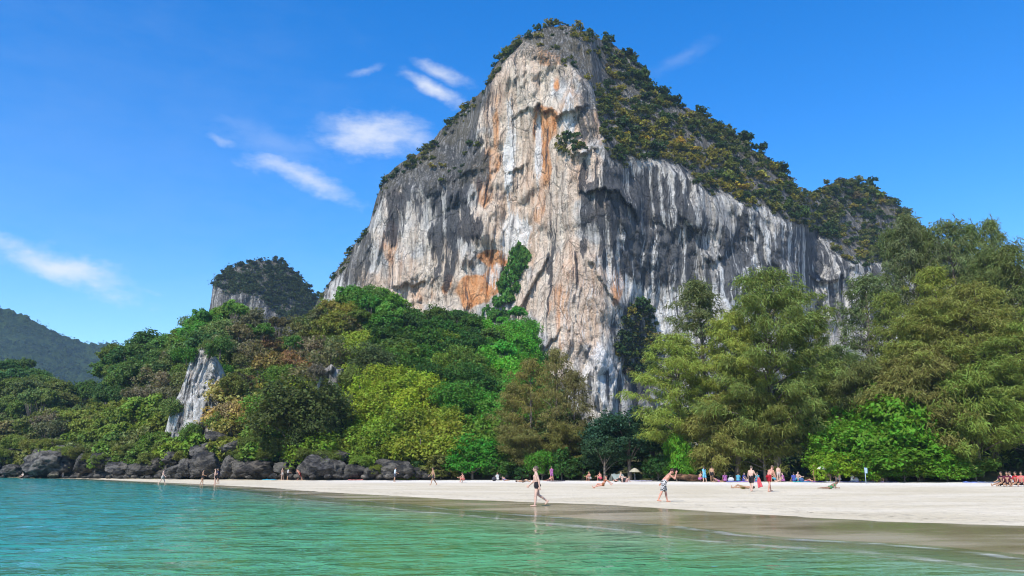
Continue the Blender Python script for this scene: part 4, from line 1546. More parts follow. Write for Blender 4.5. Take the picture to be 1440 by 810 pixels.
row_tree('bright_bush', KIT_LEAFY[1], 940, 640, 94.5, 40, (0.075, 0.19, 0.02), 'low green bush at the foot of the tall lime green bush', 'bush', kit_h=4.6, kit_r=3.3)
BRIGHTS = [(1175, 606, 84, 80), (1215, 580, 84, 120), (1258, 560, 85, 130), (1295, 590, 83, 110), (1245, 618, 82, 110), (1200, 640, 82, 70), (1290, 632, 81.5, 90), (1330, 640, 81.5, 60),
           (1168, 632, 82.5, 50), (1235, 545, 90, 110), (1190, 560, 91, 100), (1270, 640, 81, 60), (1225, 650, 81.2, 50)]
for i, (px, tp, Y, wd) in enumerate(BRIGHTS):
    row_tree('sea_hibiscus', KIT_LEAFY[i % 3], px, tp, Y + 2.6, wd * 1.12, jitter((0.095, 0.215, 0.018) if i not in (5, 8) else (0.17, 0.27, 0.02), 0.12),
             'bright green leafy bush in the thicket at the back of the beach' if i not in (5, 8) else 'lime-yellow leafy bush at the front of the bright green thicket', 'bush', 'bright green thicket at the back of the beach', 4.6, 3.2)
for px, tp, Y, wd, c in [(700, 640, 108, 60, MIDGREEN), (735, 645, 108, 50, DKGREEN), (820, 640, 102, 60, DKGREEN), (925, 640, 95, 50, DKGREEN), (1000, 645, 93, 50, DKGREEN), (620, 640, 110, 60, OLIVE),
                         (1370, 640, 84, 60, MIDGREEN), (580, 645, 112, 50, DKGREEN), (790, 625, 104, 46, MIDGREEN)]:
    row_tree('edge_shrub', random.choice(KIT_BUSH), px, tp, Y, wd, jitter(c), 'low dull green shrub under the trees at the sand edge', 'shrub', 'low shrubs at the sand edge', 4.6, 3.2)

# ------------------------------------------------------------------ boulders
def boulder_mesh(seed, sub=4):
    r = np.random.default_rng(seed)
    bm = bmesh.new()
    bmesh.ops.create_icosphere(bm, subdivisions=sub, radius=1.0)
    V = np.array([v.co[:] for v in bm.verts]); F = np.array([[v.index for v in f.verts] for f in bm.faces])
    bm.free()
    V = V * np.array([1.0, 0.85, 0.8])
    V += 0.22 * V * fbm(V[:, 0] * 1.1 + seed, V[:, 1] * 1.1, V[:, 2] * 1.1, 3)[:, None]
    for k in range(9):
        nrm = r.normal(size=3); nrm[2] = nrm[2] * 0.8 + 0.2; nrm /= np.linalg.norm(nrm)
        d = r.uniform(0.5, 0.82)
        V -= nrm * np.maximum(0, V @ nrm - d)[:, None] * 0.92
    ridg = np.abs(fbm(V[:, 0] * 2.6, V[:, 1] * 2.6 + seed, V[:, 2] * 3.4, 4))
    L = V / np.linalg.norm(V, axis=1)[:, None]
    V += L * (0.06 - 0.26 * ridg)[:, None]
    lo, hi = V.min(0), V.max(0)
    V = (V - (lo + hi) / 2) / (hi - lo)           # unit box
    V[:, 2] += 0.5
    me = new_mesh('boulder', V, F); me.materials.append(M_BOULDER)
    return me


BOULDERS = [boulder_mesh(900 + i) for i in range(6)]


def boulder(px, py, w, h, kit, tilt=0.0, shade=(1, 1, 1), label=None, group=None, dY=0.0, name='boulder'):
    Y = float(np.interp(px, BASE_PX, BASE_Y)) - 1.0 + dY
    zb = max(float(at(720.0, py, Y)[2]), -0.3) - 0.1
    a = (px - CX) / (F_PX * 1.025)
    k = Y / F_PX
    o = obj(name, BOULDERS[kit])
    o.location = (a * Y, Y, zb - 0.06 * h * k)
    o.scale = (w * k * 0.98, min(w, h * 1.6) * k * 0.95, h * k * 0.92)
    o.rotation_euler = (0, RAD(tilt), random.uniform(-0.35, 0.35) + (math.pi if random.random() < .5 and tilt == 0 else 0))
    o.color = rgba(tuple(q * 0.66 for q in shade))
    tag(o, label or 'dark grey boulder in the jumble at the foot of the slope', 'boulder', group if label is None or group else None)
    return o


GB = 'boulders in the jumble at the foot of the slope'
boulder(72, 668, 70, 40, 0, -9, (1.5, 1.48, 1.45), 'big slanting boulder with a pale cracked face at the waterline', dY=-4)
boulder(54, 652, 30, 24, 1, 0, (1.2, 1.2, 1.15), 'rounded grey boulder peeping over the big slanting boulder', dY=1)
boulder(57, 671, 30, 13, 2, 0, (1.5, 1.45, 1.35), 'low flat grey rock in front of the big slanting boulder', dY=-7)
boulder(77, 671, 15, 10, 3, 0, (2.0, 1.9, 1.5), 'small yellowish rock beside the low flat grey rock', dY=-7)
boulder(166, 668, 38, 23, 4, 4, (1.35, 1.32, 1.3), 'domed boulder with a grooved grey top near the end of the sand', dY=-3)
boulder(360, 671, 56, 28, 5, 0, (1.15, 1.05, 0.95), 'wide smooth brown-grey boulder under the large round tree', dY=-2)
boulder(448, 670, 50, 40, 3, -8, (1.2, 1.2, 1.25), 'tall jagged boulder beside the large round tree', dY=-2)
boulder(560, 671, 50, 28, 1, 0, (1.25, 1.22, 1.15), 'broad cracked boulder below the yellow-green creepers', dY=-2)
for i, (px, py, w, h, dy) in enumerate([(20, 668, 34, 18, -3), (-12, 668, 40, 26, -2), (120, 664, 40, 30, 0), (200, 668, 46, 22, -2), (216, 660, 34, 20, 1), (245, 670, 30, 20, -2), (263, 668, 28, 27, -1),
                                  (290, 669, 46, 40, -1), (322, 669, 28, 34, -1), (342, 668, 32, 30, 0), (402, 668, 36, 24, 0), (425, 669, 18, 26, -1), (472, 670, 30, 28, -1), (500, 670, 34, 22, -1),
                                  (522, 670, 24, 16, -2), (590, 671, 26, 18, -1), (285, 645, 40, 26, 2), (325, 638, 40, 24, 3), (240, 652, 30, 20, 2), (610, 671, 20, 12, -1), (480, 650, 30, 20, 2),
                                  (145, 655, 40, 24, 1), (95, 650, 34, 26, 2), (8, 652, 40, 26, 2), (300, 622, 34, 18, 4), (540, 660, 30, 18, 1)]):
    sh = random.uniform(0.85, 1.35)
    boulder(px, py, w, h, i % 6, random.uniform(-8, 8), (sh, sh * .98, sh * .95), None, GB, dY=dy)
for i, (px, w, h) in enumerate([(224, 14, 8), (236, 10, 6), (300, 12, 8), (311, 9, 6), (332, 14, 9), (350, 9, 5), (385, 14, 8), (418, 10, 7), (440, 9, 6), (462, 12, 7), (478, 9, 6), (548, 12, 7), (572, 10, 6), (600, 12, 6), (66, 10, 5), (130, 13, 8), (105, 12, 6), (140, 14, 7), (155, 10, 5), (183, 18, 7), (192, 12, 6), (172, 9, 5), (210, 12, 5), (120, 10, 4), (40, 10, 5), (95, 9, 4), (252, 9, 8), (271, 6, 5), (8, 12, 6), (410, 9, 7),
                                (486, 11, 6), (513, 12, 6), (535, 8, 5)]):
    sh = random.uniform(1.2, 2.0)
    boulder(px, 672 if px < 230 else 671.5, w, h, (i * 2 + 1) % 6, 0, (sh, sh * .96, sh * .9), 'small loose grey rock lying along the foot of the boulders', 'small loose rocks along the boulders', dY=-4.5, name='rock')
o = boulder(966, 674, 50, 10, 5, 6, (2.6, 1.5, 0.95), 'low reddish-brown rock slab at the edge of the trees', dY=-1)
o = boulder(705, 671, 22, 9, 2, 0, (2.2, 2.2, 2.2), 'low pale grey rock lying between the emerald and fresh green bushes', dY=-0.6)


# ------------------------------------------------------------------ people
def remeshed(mb, name, voxel, smooth=3):
    me = mb.mesh(name)
    o = bpy.data.objects.new('tmp', me); COL.objects.link(o)
    m = o.modifiers.new('r', 'REMESH'); m.mode = 'VOXEL'; m.voxel_size = voxel; m.use_smooth_shade = True
    sm = o.modifiers.new('s', 'SMOOTH'); sm.iterations = smooth; sm.factor = 0.5
    dg = bpy.context.evaluated_depsgraph_get()
    out = bpy.data.meshes.new_from_object(o.evaluated_get(dg))
    out.name = name
    bpy.data.objects.remove(o); bpy.data.meshes.remove(me)
    return out


def rot_y(v, deg):
    c, s = math.cos(RAD(deg)), math.sin(RAD(deg))
    return np.array([v[0] * c + v[2] * s, v[1], -v[0] * s + v[2] * c])


def pose_person(name, lean=4, head=0, legs=((12, 4), (-14, 22)), arms=((-12, 14), (16, 22)), abd=(5, 5), armout=(8, 8), tilt=0, fem=False, voxel=0.02,
                shorts=0.5, shirt=0.0, hair='short', skirt=False, point=False):
    """one figure: joints by forward kinematics, facing +x; returns dict of meshes resting on z = 0"""
    t = np.array([math.sin(RAD(lean)), 0, math.cos(RAD(lean))])
    side = np.array([0, 1.0, 0])
    fwd = np.array([math.cos(RAD(lean)), 0, -math.sin(RAD(lean))])
    pel = np.zeros(3)
    k = 0.93 if fem else 1.0
    sw = 0.175 if fem else 0.195            # shoulder half width
    waist = t * 0.14; rib = t * 0.31; sho = t * 0.455; neck = t * 0.50
    hd = np.array([math.sin(RAD(lean * 0.6 + head)), 0, math.cos(RAD(lean * 0.6 + head))])
    hf = np.array([hd[2], 0, -hd[0]])
    hc = neck + hd * 0.185
    B = MB(); C1 = MB(); C2 = MB(); H = MB(); E = MB()
    # trunk: pelvis, waist, rib cage, shoulders
    for s in (-1, 1):
        B.capsule(pel + side * s * 0.075, waist + side * s * 0.065, 0.105, 0.088)
        B.capsule(waist + side * s * 0.065, rib + side * s * 0.085, 0.088, 0.100)
        B.capsule(rib + side * s * 0.085, sho + side * s * 0.07, 0.100, 0.068)
        B.capsule(sho + side * s * 0.02, sho + side * s * sw - t * 0.02, 0.066, 0.056)
        B.ball(pel + side * s * 0.07 - fwd * 0.055 - t * 0.03, 0.085)
        if fem:
            B.ball(rib + side * s * 0.075 + fwd * 0.075 + t * 0.03, 0.062)
        else:
            B.ball(rib + side * s * 0.075 + fwd * 0.045 + t * 0.05, 0.072)
    B.capsule(pel + fwd * 0.02, rib + fwd * 0.015, 0.105, 0.10)
    B.capsule(neck - t * 0.05, neck + hd * 0.09, 0.058, 0.05)
    # head: skull, jaw, brow, nose, ears
    B.ball(hc, 0.098, (1.03, 0.82, 1.12), 16, 12)
    B.capsule(hc - hd * 0.055 + hf * 0.03, hc - hd * 0.085 + hf * 0.055, 0.06, 0.04)
    B.capsule(hc + hd * 0.0 + hf * 0.092, hc - hd * 0.032 + hf * 0.112, 0.010, 0.017, 8, 3)
    B.capsule(hc + hd * 0.03 + hf * 0.085 - side * 0.03, hc + hd * 0.03 + hf * 0.085 + side * 0.03, 0.016, 0.016, 8, 3)
    B.capsule(hc - hd * 0.062 + hf * 0.088 - side * 0.015, hc - hd * 0.062 + hf * 0.088 + side * 0.015, 0.011, 0.011, 8, 3)
    for s in (-1, 1):
        B.ball(hc + side * s * 0.082 - hd * 0.01, 0.022, (0.9, 0.5, 1.3), 8, 6)
        E.ball(hc + side * s * 0.034 + hd * 0.008 + hf * 0.088, 0.012, (1, 1, 0.7), 8, 6)
    # hair
    H.ball(hc + hd * 0.022 - hf * 0.014, 0.104, (1.03, 0.86, 1.08), 16, 12)
    if hair == 'long':
        H.capsule(hc - hf * 0.06, neck - t * 0.08 - fwd * 0.09, 0.075, 0.05)
    if hair == 'bun':
        H.ball(hc - hf * 0.09 + hd * 0.06, 0.045)
    joints = {'hand': [], 'hip': pel, 'knee': []}
    # legs
    for i, s in enumerate((1, -1)):
        a, kn = legs[i]
        hip = pel + side * s * 0.088 - t * 0.03
        d1 = np.array([math.sin(RAD(a)), s * math.sin(RAD(abd[i])), -math.cos(RAD(a))]); d1 /= np.linalg.norm(d1)
        b = a - kn
        d2 = np.array([math.sin(RAD(b)), s * 0.3 * math.sin(RAD(abd[i])), -math.cos(RAD(b))]); d2 /= np.linalg.norm(d2)
        knee = hip + d1 * 0.425 * k; ank = knee + d2 * 0.40 * k
        B.capsule(hip, knee, 0.088 if not fem else 0.09, 0.056)
        B.capsule(knee, knee + d2 * 0.15, 0.054, 0.056)
        B.capsule(knee + d2 * 0.15 - np.array([0.012, 0, 0]), ank, 0.052, 0.036)
        fd = np.array([-d2[2], 0, d2[0]]); fd /= np.linalg.norm(fd)       # toe direction, square to the shin
        if abs(b) < 32:
            fd = np.array([math.cos(RAD(b * 0.4)), s * 0.12, math.sin(RAD(b * 0.4)) if b < 0 else 0.0]); fd[2] = -abs(fd[2]) * (b < -8)
        if point:
            fd = d2
        heel = ank + d2 * 0.055 - fd * 0.035
        B.capsule(heel, heel + fd * 0.15, 0.034, 0.032)
        B.capsule(heel + fd * 0.13, heel + fd * 0.20, 0.030, 0.020)
        if shorts > 0:
            ln = shorts
            C1.capsule(hip + t * 0.02, hip + d1 * 0.425 * k * ln, 0.112, 0.100 if ln > .4 else 0.098)
        if skirt:
            C1.capsule(hip + t * 0.02, hip + d1 * 0.32, 0.12, 0.115)
    if shorts > 0:
        for s in (-1, 1):
            C1.capsule(pel + side * s * 0.075 - t * 0.03, pel + side * s * 0.07 + t * 0.075, 0.116, 0.104)
            C1.ball(pel + side * s * 0.07 - fwd * 0.058 - t * 0.03, 0.094)
    # arms
    for i, s in enumerate((1, -1)):
        a, el = arms[i]
        sh = sho + side * s * sw - t * 0.02
        d1 = np.array([math.sin(RAD(a)), s * math.sin(RAD(armout[i])), -math.cos(RAD(a))]); d1 /= np.linalg.norm(d1)
        d2 = np.array([math.sin(RAD(a + el)), s * 0.5 * math.sin(RAD(armout[i])), -math.cos(RAD(a + el))]); d2 /= np.linalg.norm(d2)
        elb = sh + d1 * 0.285 * k; wr = elb + d2 * 0.25 * k
        B.capsule(sh, elb, 0.052 if not fem else 0.044, 0.040 if not fem else 0.035)
        B.capsule(elb, elb + d2 * 0.09, 0.041 if not fem else 0.036, 0.040 if not fem else 0.034)
        B.capsule(elb + d2 * 0.09, wr, 0.039 if not fem else 0.033, 0.026)
        # hand: palm, four fingers of unequal length with a bend, thumb from the side of the palm
        pn = np.cross(d2, side); pn /= np.linalg.norm(pn)                  # fingers spread in the plane of d2 and pn
        palm = wr + d2 * 0.085
        for q in (-0.026, 0.0, 0.026):
            B.capsule(wr + pn * q * 0.6 + d2 * 0.01, palm + pn * q, 0.017, 0.015, 8, 3)
        for j, (q, fl) in enumerate([(-0.036, 0.058), (-0.012, 0.072), (0.012, 0.078), (0.036, 0.068)]):
            f0 = palm + pn * q; f1 = f0 + d2 * fl * 0.55 + pn * q * 0.15; f2 = f1 + d2 * fl * 0.42 - side * s * 0.02
            B.capsule(f0, f1, 0.0095, 0.009, 8, 3); B.capsule(f1, f2, 0.009, 0.0075, 8, 3)
        th = wr + d2 * 0.03 + pn * 0.03
        B.capsule(th, th + pn * 0.03 + d2 * 0.03, 0.012, 0.010, 8, 3)
        B.capsule(th + pn * 0.03 + d2 * 0.03, th + pn * 0.036 + d2 * 0.062, 0.010, 0.008, 8, 3)
        joints['hand'].append(palm)
        if shirt > 0:
            C2.capsule(sh, sh + d1 * 0.13, 0.068, 0.064)
    if shirt > 0:
        for s in (-1, 1):
            C2.capsule(pel + side * s * 0.07 + t * 0.06, waist + side * s * 0.065, 0.112, 0.106)
            C2.capsule(waist + side * s * 0.065, rib + side * s * 0.085, 0.106, 0.115)
            C2.capsule(rib + side * s * 0.085, sho + side * s * 0.07, 0.115, 0.082)
            C2.capsule(sho + side * s * 0.04, sho + side * s * sw - t * 0.02, 0.08, 0.07)
            if fem:
                C2.ball(rib + side * s * 0.075 + fwd * 0.075 + t * 0.03, 0.072)
    if shirt < 0:      # bikini top
        C2.capsule(rib - side * 0.1 + t * 0.02 + fwd * 0.02, rib + side * 0.1 + t * 0.02 + fwd * 0.02, 0.108, 0.108)
        for s in (-1, 1):
            C2.ball(rib + side * s * 0.075 + fwd * 0.078 + t * 0.03, 0.068)
    parts = {'body': remeshed(B, 'person', voxel, 2), 'hair': remeshed(H, 'hair', 0.02, 1), 'eyes': E.mesh('eyes')}
    if shorts > 0:
        parts['shorts'] = remeshed(C1, 'shorts', max(voxel, 0.013), 2)
    if shirt != 0:
        parts['top'] = remeshed(C2, 'top', max(voxel, 0.013), 2)
    # tip the figure over (lying) and set it on the ground
    R = Matrix.Rotation(RAD(tilt), 4, 'Y')
    for m in parts.values():
        m.transform(R)
    co = np.zeros(len(parts['body'].vertices) * 3, np.float32); parts['body'].vertices.foreach_get('co', co); co = co.reshape(-1, 3)
    # stand on the feet / rest on whatever is lowest
    lo = float(co[:, 2].min())
    cx = 0.0
    for m in parts.values():
        m.transform(Matrix.Translation((cx, 0, -lo)))
    joints['hand'] = [np.array((R @ Vector([float(q) for q in h]))[:]) + np.array([cx, 0, -lo]) for h in joints['hand']]
    parts['body'].materials.append(M_SKIN); parts['hair'].materials.append(M_HAIR); parts['eyes'].materials.append(M_HAIR)
    for q in ('shorts', 'top'):
        if q in parts:
            parts[q].materials.append(M_CLOTH)
    parts['joints'] = joints
    parts['size'] = (float(co[:, 2].max()) - lo, float(co[:, 0].max() - co[:, 0].min()))
    return parts


SKINS = {'pale': (0.60, 0.39, 0.30), 'tan': (0.42, 0.245, 0.15), 'red': (0.55, 0.27, 0.19), 'brown': (0.26, 0.145, 0.085)}


def person(kit, loc, rz, label, skin='tan', shorts=(0.03, 0.03, 0.035), top=(0.6, 0.6, 0.6), hair=(0.04, 0.025, 0.018), scale=1.0, group=None, cat='person', plaid=False):
    o = obj('person', kit['body'])
    o.location = loc; o.rotation_euler = (0, 0, RAD(rz)); o.scale = scale if isinstance(scale, tuple) else (scale,) * 3
    o.color = rgba(SKINS[skin])
    for q, c in (('hair', hair), ('eyes', (0.02, 0.015, 0.012)), ('shorts', shorts), ('top', top)):
        if q in kit:
            me = kit[q]
            if plaid and q == 'shorts':
                me = me.copy(); me.materials.clear(); me.materials.append(M_PLAID)
            ch = obj(q, me, None, o); ch.color = rgba(c)
    tag(o, label, cat, group)
    return o


P_WALK = pose_person('walk', 3, 2, ((8, 3), (-10, 42)), ((-16, 12), (12, 30)), voxel=0.013, shorts=0.22)
P_BENT = pose_person('bent', 36, 24, ((14, 4), (-20, 6)), ((-46, 10), (52, 112)), armout=(18, 4), voxel=0.013, shorts=0.78)
P_CARRY = pose_person('carry', 6, 12, ((10, 8), (-8, 14)), ((-4, 18), (18, 30)), armout=(12, 20), voxel=0.014, shorts=0.62)
P_STOOP = pose_person('stoop', 30, 18, ((22, 8), (-12, 6)), ((8, 12), (14, 16)), voxel=0.014, shorts=0.5)
P_STAND = pose_person('stand', 2, 0, ((3, 2), (-3, 2)), ((2, 8), (-2, 12)), shorts=0.4)
P_STRIDE = pose_person('stride', 5, 0, ((22, 6), (-20, 14)), ((-20, 14), (22, 22)), shorts=0.45)
P_WOMAN = pose_person('woman', 3, 0, ((8, 4), (-8, 10)), ((-8, 10), (10, 60)), fem=True, shorts=0.12, shirt=-1, hair='long')
P_SHIRT = pose_person('shirted', 4, 6, ((5, 3), (-5, 6)), ((4, 30), (10, 60)), shorts=0.6, shirt=1)
P_DRESS = pose_person('dressed', 4, 4, ((5, 3), (-5, 6)), ((4, 20), (8, 40)), fem=True, shorts=0.3, shirt=1, hair='long', skirt=True)
P_SIT = pose_person('sit', 18, 0, ((118, 122), (112, 118)), ((52, 30), (48, 34)), abd=(10, 14))
P_SITSHIRT = pose_person('sit_shirted', 8, 0, ((96, 30), (92, 20)), ((20, 40), (30, 40)), abd=(8, 12), shirt=1)
P_RECLINE = pose_person('recline', -34, 18, ((78, 6), (100, 58)), ((-62, 8), (-55, 10)), fem=True, shorts=0.12, shirt=-1, hair='bun')
P_LIE = pose_person('lie', 0, 8, ((2, 4), (28, 60)), ((4, 10), (-4, 12)), tilt=-90, shorts=0.4)
P_PRONE = pose_person('prone', -30, -14, ((2, 3), (2, 5)), ((72, 98), (70, 102)), tilt=88, point=True, fem=True, shorts=0.12, shirt=-1, hair='bun')

DARK = (0.022, 0.02, 0.024); REDS = (0.30, 0.012, 0.022)
person(P_WALK, ground_at(755, 712), 186, 'sunburnt man in black trunks walking through the wet sand', 'pale', DARK, hair=(0.10, 0.07, 0.05), scale=(1.2, 1.15, 1.03))
person(P_BENT, ground_at(935, 706), 4, 'stooping man in grey checked shorts with a hand to his face', 'red', (0.045, 0.045, 0.05), hair=(0.05, 0.014, 0.012), scale=1.03, plaid=True)
pc = person(P_CARRY, ground_at(1057.5, 691), 40, 'man in black shorts carrying a red towel', 'pale', DARK, hair=(0.12, 0.09, 0.06), scale=1.0)
person(P_STOOP, ground_at(1082.5, 691.5), 28, 'stooping man in crimson shorts beside the man with the towel', 'red', REDS, hair=(0.16, 0.10, 0.06), scale=1.08)
person(P_RECLINE, ground_at(848, 687), 180, 'woman in a bikini leaning back on her hands on bare sand', 'red', (0.25, 0.10, 0.04), (0.30, 0.10, 0.04), hair=(0.03, 0.018, 0.012))
person(P_LIE, ground_at(1046, 688), 170, 'sunbather lying with one knee up next to the man with the towel', 'tan', (0.20, 0.16, 0.05))
person(P_PRONE, ground_at(1168, 687.5), 12, 'sunbather lying face down propped on the elbows', 'brown', (0.05, 0.20, 0.08), (0.05, 0.20, 0.08))
person(P_STRIDE, ground_at(228, 681.5), 10, 'bare-chested bather with pale shorts strolling below the boulders', 'pale', (0.40, 0.36, 0.33))
person(P_WOMAN, ground_at(284, 682), 20, 'woman in a black bikini at the water below the boulders', 'tan', DARK, DARK, hair=(0.02, 0.015, 0.012))
person(P_STAND, ground_at(302, 681.5), 200, 'tall bather in dark trunks standing near the woman in black', 'pale', DARK)
person(P_SHIRT, ground_at(306, 680), 190, 'person in a dark blue shirt close behind the tall bather', 'tan', DARK, (0.03, 0.035, 0.08))
person(P_STAND, ground_at(397, 673), 160, 'fair bather standing by the blue towel under the boulders', 'pale', (0.5, 0.46, 0.42))
person(P_SHIRT, ground_at(404.5, 672.8), 30, 'person in a pale grey shirt beside the fair bather', 'tan', DARK, (0.42, 0.42, 0.42))
person(P_BENT, ground_at(421, 672.8), 170, 'bather bending down with red shorts by the tall jagged boulder', 'red', (0.25, 0.03, 0.03))
person(P_SHIRT, ground_at(555, 677.5), 20, 'person in a light blue shirt in front of the broad boulder', 'tan', (0.06, 0.07, 0.09), (0.50, 0.58, 0.64))
person(P_STRIDE, ground_at(609, 682.5), 200, 'tanned man in dark trunks striding on the sand', 'tan', (0.06, 0.05, 0.05))
person(P_SIT, ground_at(652, 678.5), 150, 'sunburnt bather sitting with knees drawn up by the emerald bush', 'red', (0.4, 0.12, 0.1))
person(P_DRESS, ground_at(991, 675.5), 120, 'woman in a sky-blue beach dress', 'pale', (0.14, 0.42, 0.62), (0.16, 0.46, 0.66), hair=(0.06, 0.04, 0.03))
person(P_STAND, ground_at(1001.5, 674.5), 60, 'tanned man in black trunks beside the woman in the sky-blue dress', 'tan', DARK)
person(P_STAND, ground_at(1095.5, 675), 100, 'pale bather standing at the trees behind the stooping men', 'pale', (0.5, 0.4, 0.36))
wader = ground_at(88, 672.2); wader.z = -0.35
person(P_SHIRT, wader, 180, 'wader in a white shirt knee-deep by the small yellowish rock', 'pale', (0.5, 0.5, 0.5), (0.75, 0.75, 0.74))
for i, (px, py, kit, sk, tp) in enumerate([(14, 671.6, P_SIT, 'red', 0), (17.5, 671.6, P_SITSHIRT, 'tan', (0.3, 0.05, 0.05)), (32, 671.6, P_SITSHIRT, 'pale', (0.45, 0.42, 0.38))]):
    person(kit, ground_at(px, py), random.uniform(0, 360), ['red-skinned bather squatting on the rocks at the waterline', 'bather in a dark red shirt sitting on the rocks', 'bather in a beige shirt sitting near the low flat rock'][i],
           sk, (0.1, 0.1, 0.12), tp or (0.5, 0.5, 0.5))
# sunbathers in the shade line
LAB = {'sit': 'sunbather sitting in the line along the edge of the trees', 'lie': 'sunbather lying in the line along the edge of the trees', 'stand': 'person standing in the shade under the trees'}
shade_line = [(866, 677.5, 'lie'), (871, 678.5, 'sit'), (881, 678, 'lie'), (710, 676.2, 'lie'), (735, 678.5, 'lie'), (772, 676.5, 'lie'), (700, 675.8, 'sit'), (830, 674.8, 'sit'), (984, 676.2, 'sit'), (1010, 676, 'lie'), (1020, 676, 'sit'), (1038, 676.4, 'sit'),
              (1046, 676.2, 'sit'), (1066, 676, 'sit'), (1102, 676.2, 'sit'), (1090, 676.2, 'sit'), (1117, 676.4, 'sit'), (1121, 676.2, 'sit'), (1146, 676.6, 'stand'), (1166, 676.8, 'sit'), (1181, 676.8, 'sit'), (1234, 678, 'lie'), (1136, 676.4, 'lie'), (1198, 677.5, 'sit'),
              (776, 675, 'stand'), (845, 674.2, 'sit')]
for px, py, kd in shade_line:
    kit = {'sit': random.choice([P_SIT, P_SITSHIRT]), 'lie': random.choice([P_LIE, P_PRONE]), 'stand': random.choice([P_STAND, P_SHIRT])}[kd]
    c = random.choice([(0.5, 0.08, 0.12), (0.06, 0.08, 0.3), (0.6, 0.3, 0.32), (0.03, 0.03, 0.03), (0.6, 0.6, 0.58), (0.08, 0.3, 0.4), (0.35, 0.12, 0.3)])
    person(kit, ground_at(px, py), random.uniform(0, 360), LAB[kd], random.choice(['pale', 'tan', 'red', 'tan']), c, c, group='beachgoers along the edge of the trees', hair=random.choice([(0.03, 0.02, 0.015), (0.12, 0.08, 0.04), (0.3, 0.2, 0.1)]))
# the group in dark and red at the far end of the sand
for i, (px, py, c, lab) in enumerate([(1411, 684, (0.05, 0.012, 0.03), 'person in a maroon shirt sitting at the open end of the sand'), (1418, 684.2, (0.10, 0.02, 0.035), 'person in a wine-red shirt sitting beside the maroon shirt'),
                                      (1424, 683.8, (0.55, 0.5, 0.5), 'person in a whitish shirt sitting between wine-red and scarlet shirts'), (1431, 684.2, (0.5, 0.03, 0.04), 'person in a scarlet shirt sitting in the red group'),
                                      (1438, 684.4, (0.55, 0.14, 0.13), 'person in a coral shirt sitting at the edge of the red group')]):
    person(P_SITSHIRT, ground_at(px, py), 200 + 40 * math.sin(i * 2.1), lab, 'tan', (0.03, 0.02, 0.03), c, scale=1.15)


# ------------------------------------------------------------------ beach things
def cloth_sheet(name, w, d, amp, seed, mat=M_CLOTH, nx=14, ny=8, thick=0.012):
    X, Y = np.meshgrid(np.linspace(-w / 2, w / 2, nx), np.linspace(-d / 2, d / 2, ny))
    Z = thick + amp * np.abs(fbm(X * 2.2 + seed, Y * 2.2, seed, 3))
    X = X + 0.03 * fbm(X * 2, Y * 2, seed + 5, 2)
    top = np.stack([X, Y, Z], -1).reshape(-1, 3); bot = top.copy(); bot[:, 2] = 0.0
    F = grid_faces(ny, nx); n = nx * ny
    faces = [tuple(f) for f in F] + [tuple((f + n)[::-1]) for f in F]
    rim = list(range(nx)) + [nx * (j + 1) - 1 for j in range(1, ny)] + [n - 1 - i for i in range(1, nx)] + [nx * (ny - 1 - j) for j in range(1, ny - 1)]
    for a, b in zip(rim, rim[1:] + rim[:1]):
        faces.append((b, a, a + n, b + n))
    mb = MB(); mb.add(np.concatenate([top, bot]), faces)
    me = mb.mesh(name); me.materials.append(mat)
    return me


TOWELS = [cloth_sheet('beach_towel', 1.8, 0.9, 0.10, 3.0 + i) for i in range(3)]
for i, (px, py, c, lab) in enumerate([(380, 672.6, (0.02, 0.28, 0.45), 'bright blue towel spread under the boulders'), (1130, 676.8, (0.03, 0.30, 0.34), None), (1140, 676.6, (0.05, 0.16, 0.4), None), (1155, 677, (0.12, 0.08, 0.35), None),
                                      (1192, 677.8, (0.35, 0.3, 0.55), None), (1212, 678, (0.12, 0.16, 0.5), None), (1226, 678.4, (0.3, 0.36, 0.6), None), (1035, 676.6, (0.12, 0.12, 0.35), None), (1052, 676.6, (0.3, 0.2, 0.45), None),
                                      (1370, 679, (0.10, 0.16, 0.45), None), (1390, 679, (0.2, 0.22, 0.28), None), (905, 676.4, (0.35, 0.33, 0.45), None), (890, 676, (0.55, 0.52, 0.55), None), (782, 677, (0.06, 0.05, 0.07), None),
                                      (1246, 678.6, (0.1, 0.1, 0.25), None), (1172, 677.2, (0.5, 0.5, 0.55), None), (500, 674, (0.45, 0.15, 0.13), None)]):
    g = ground_at(px, py)
    o = obj('beach_towel', TOWELS[i % 3]); o.location = g + Vector((0, 0, 0.03)); o.rotation_euler = (0, 0, random.uniform(-0.5, 0.5)); o.color = rgba(c); o.scale = (1.1, 1.1, 1.3)
    tag(o, lab or 'crumpled towel spread in the line along the edge of the trees', 'towel', None if lab else 'towels along the edge of the trees')

# red towel hanging from the man's hand
hand = pc.matrix_basis @ Vector([float(v) for v in P_CARRY['joints']['hand'][1]])
mb = MB()
nu, nv = 12, 16
U, Vv = np.meshgrid(np.linspace(-1, 1, nu), np.linspace(0, 1, nv))
wv = 0.04 + 0.13 * np.sqrt(Vv)
X = U * wv + 0.10 * Vv ** 1.5; Yv = 0.035 * np.sin(U * 5 + Vv * 2); Zv = 0.05 - Vv * 0.66 + 0.05 * U * Vv
front = np.stack([X, Yv - 0.008, Zv], -1).reshape(-1, 3); backp = front + np.array([0, 0.016, 0])
F = grid_faces(nv, nu); n = nu * nv
rim = list(range(nu)) + [nu * (j + 1) - 1 for j in range(1, nv)] + [n - 1 - i for i in range(1, nu)] + [nu * (nv - 1 - j) for j in range(1, nv - 1)]
mb.add(np.concatenate([front, backp]), [tuple(f) for f in F] + [tuple((f + n)[::-1]) for f in F] + [(b, a, a + n, b + n) for a, b in zip(rim, rim[1:] + rim[:1])])
me = mb.mesh('towel'); me.materials.append(M_CLOTH)
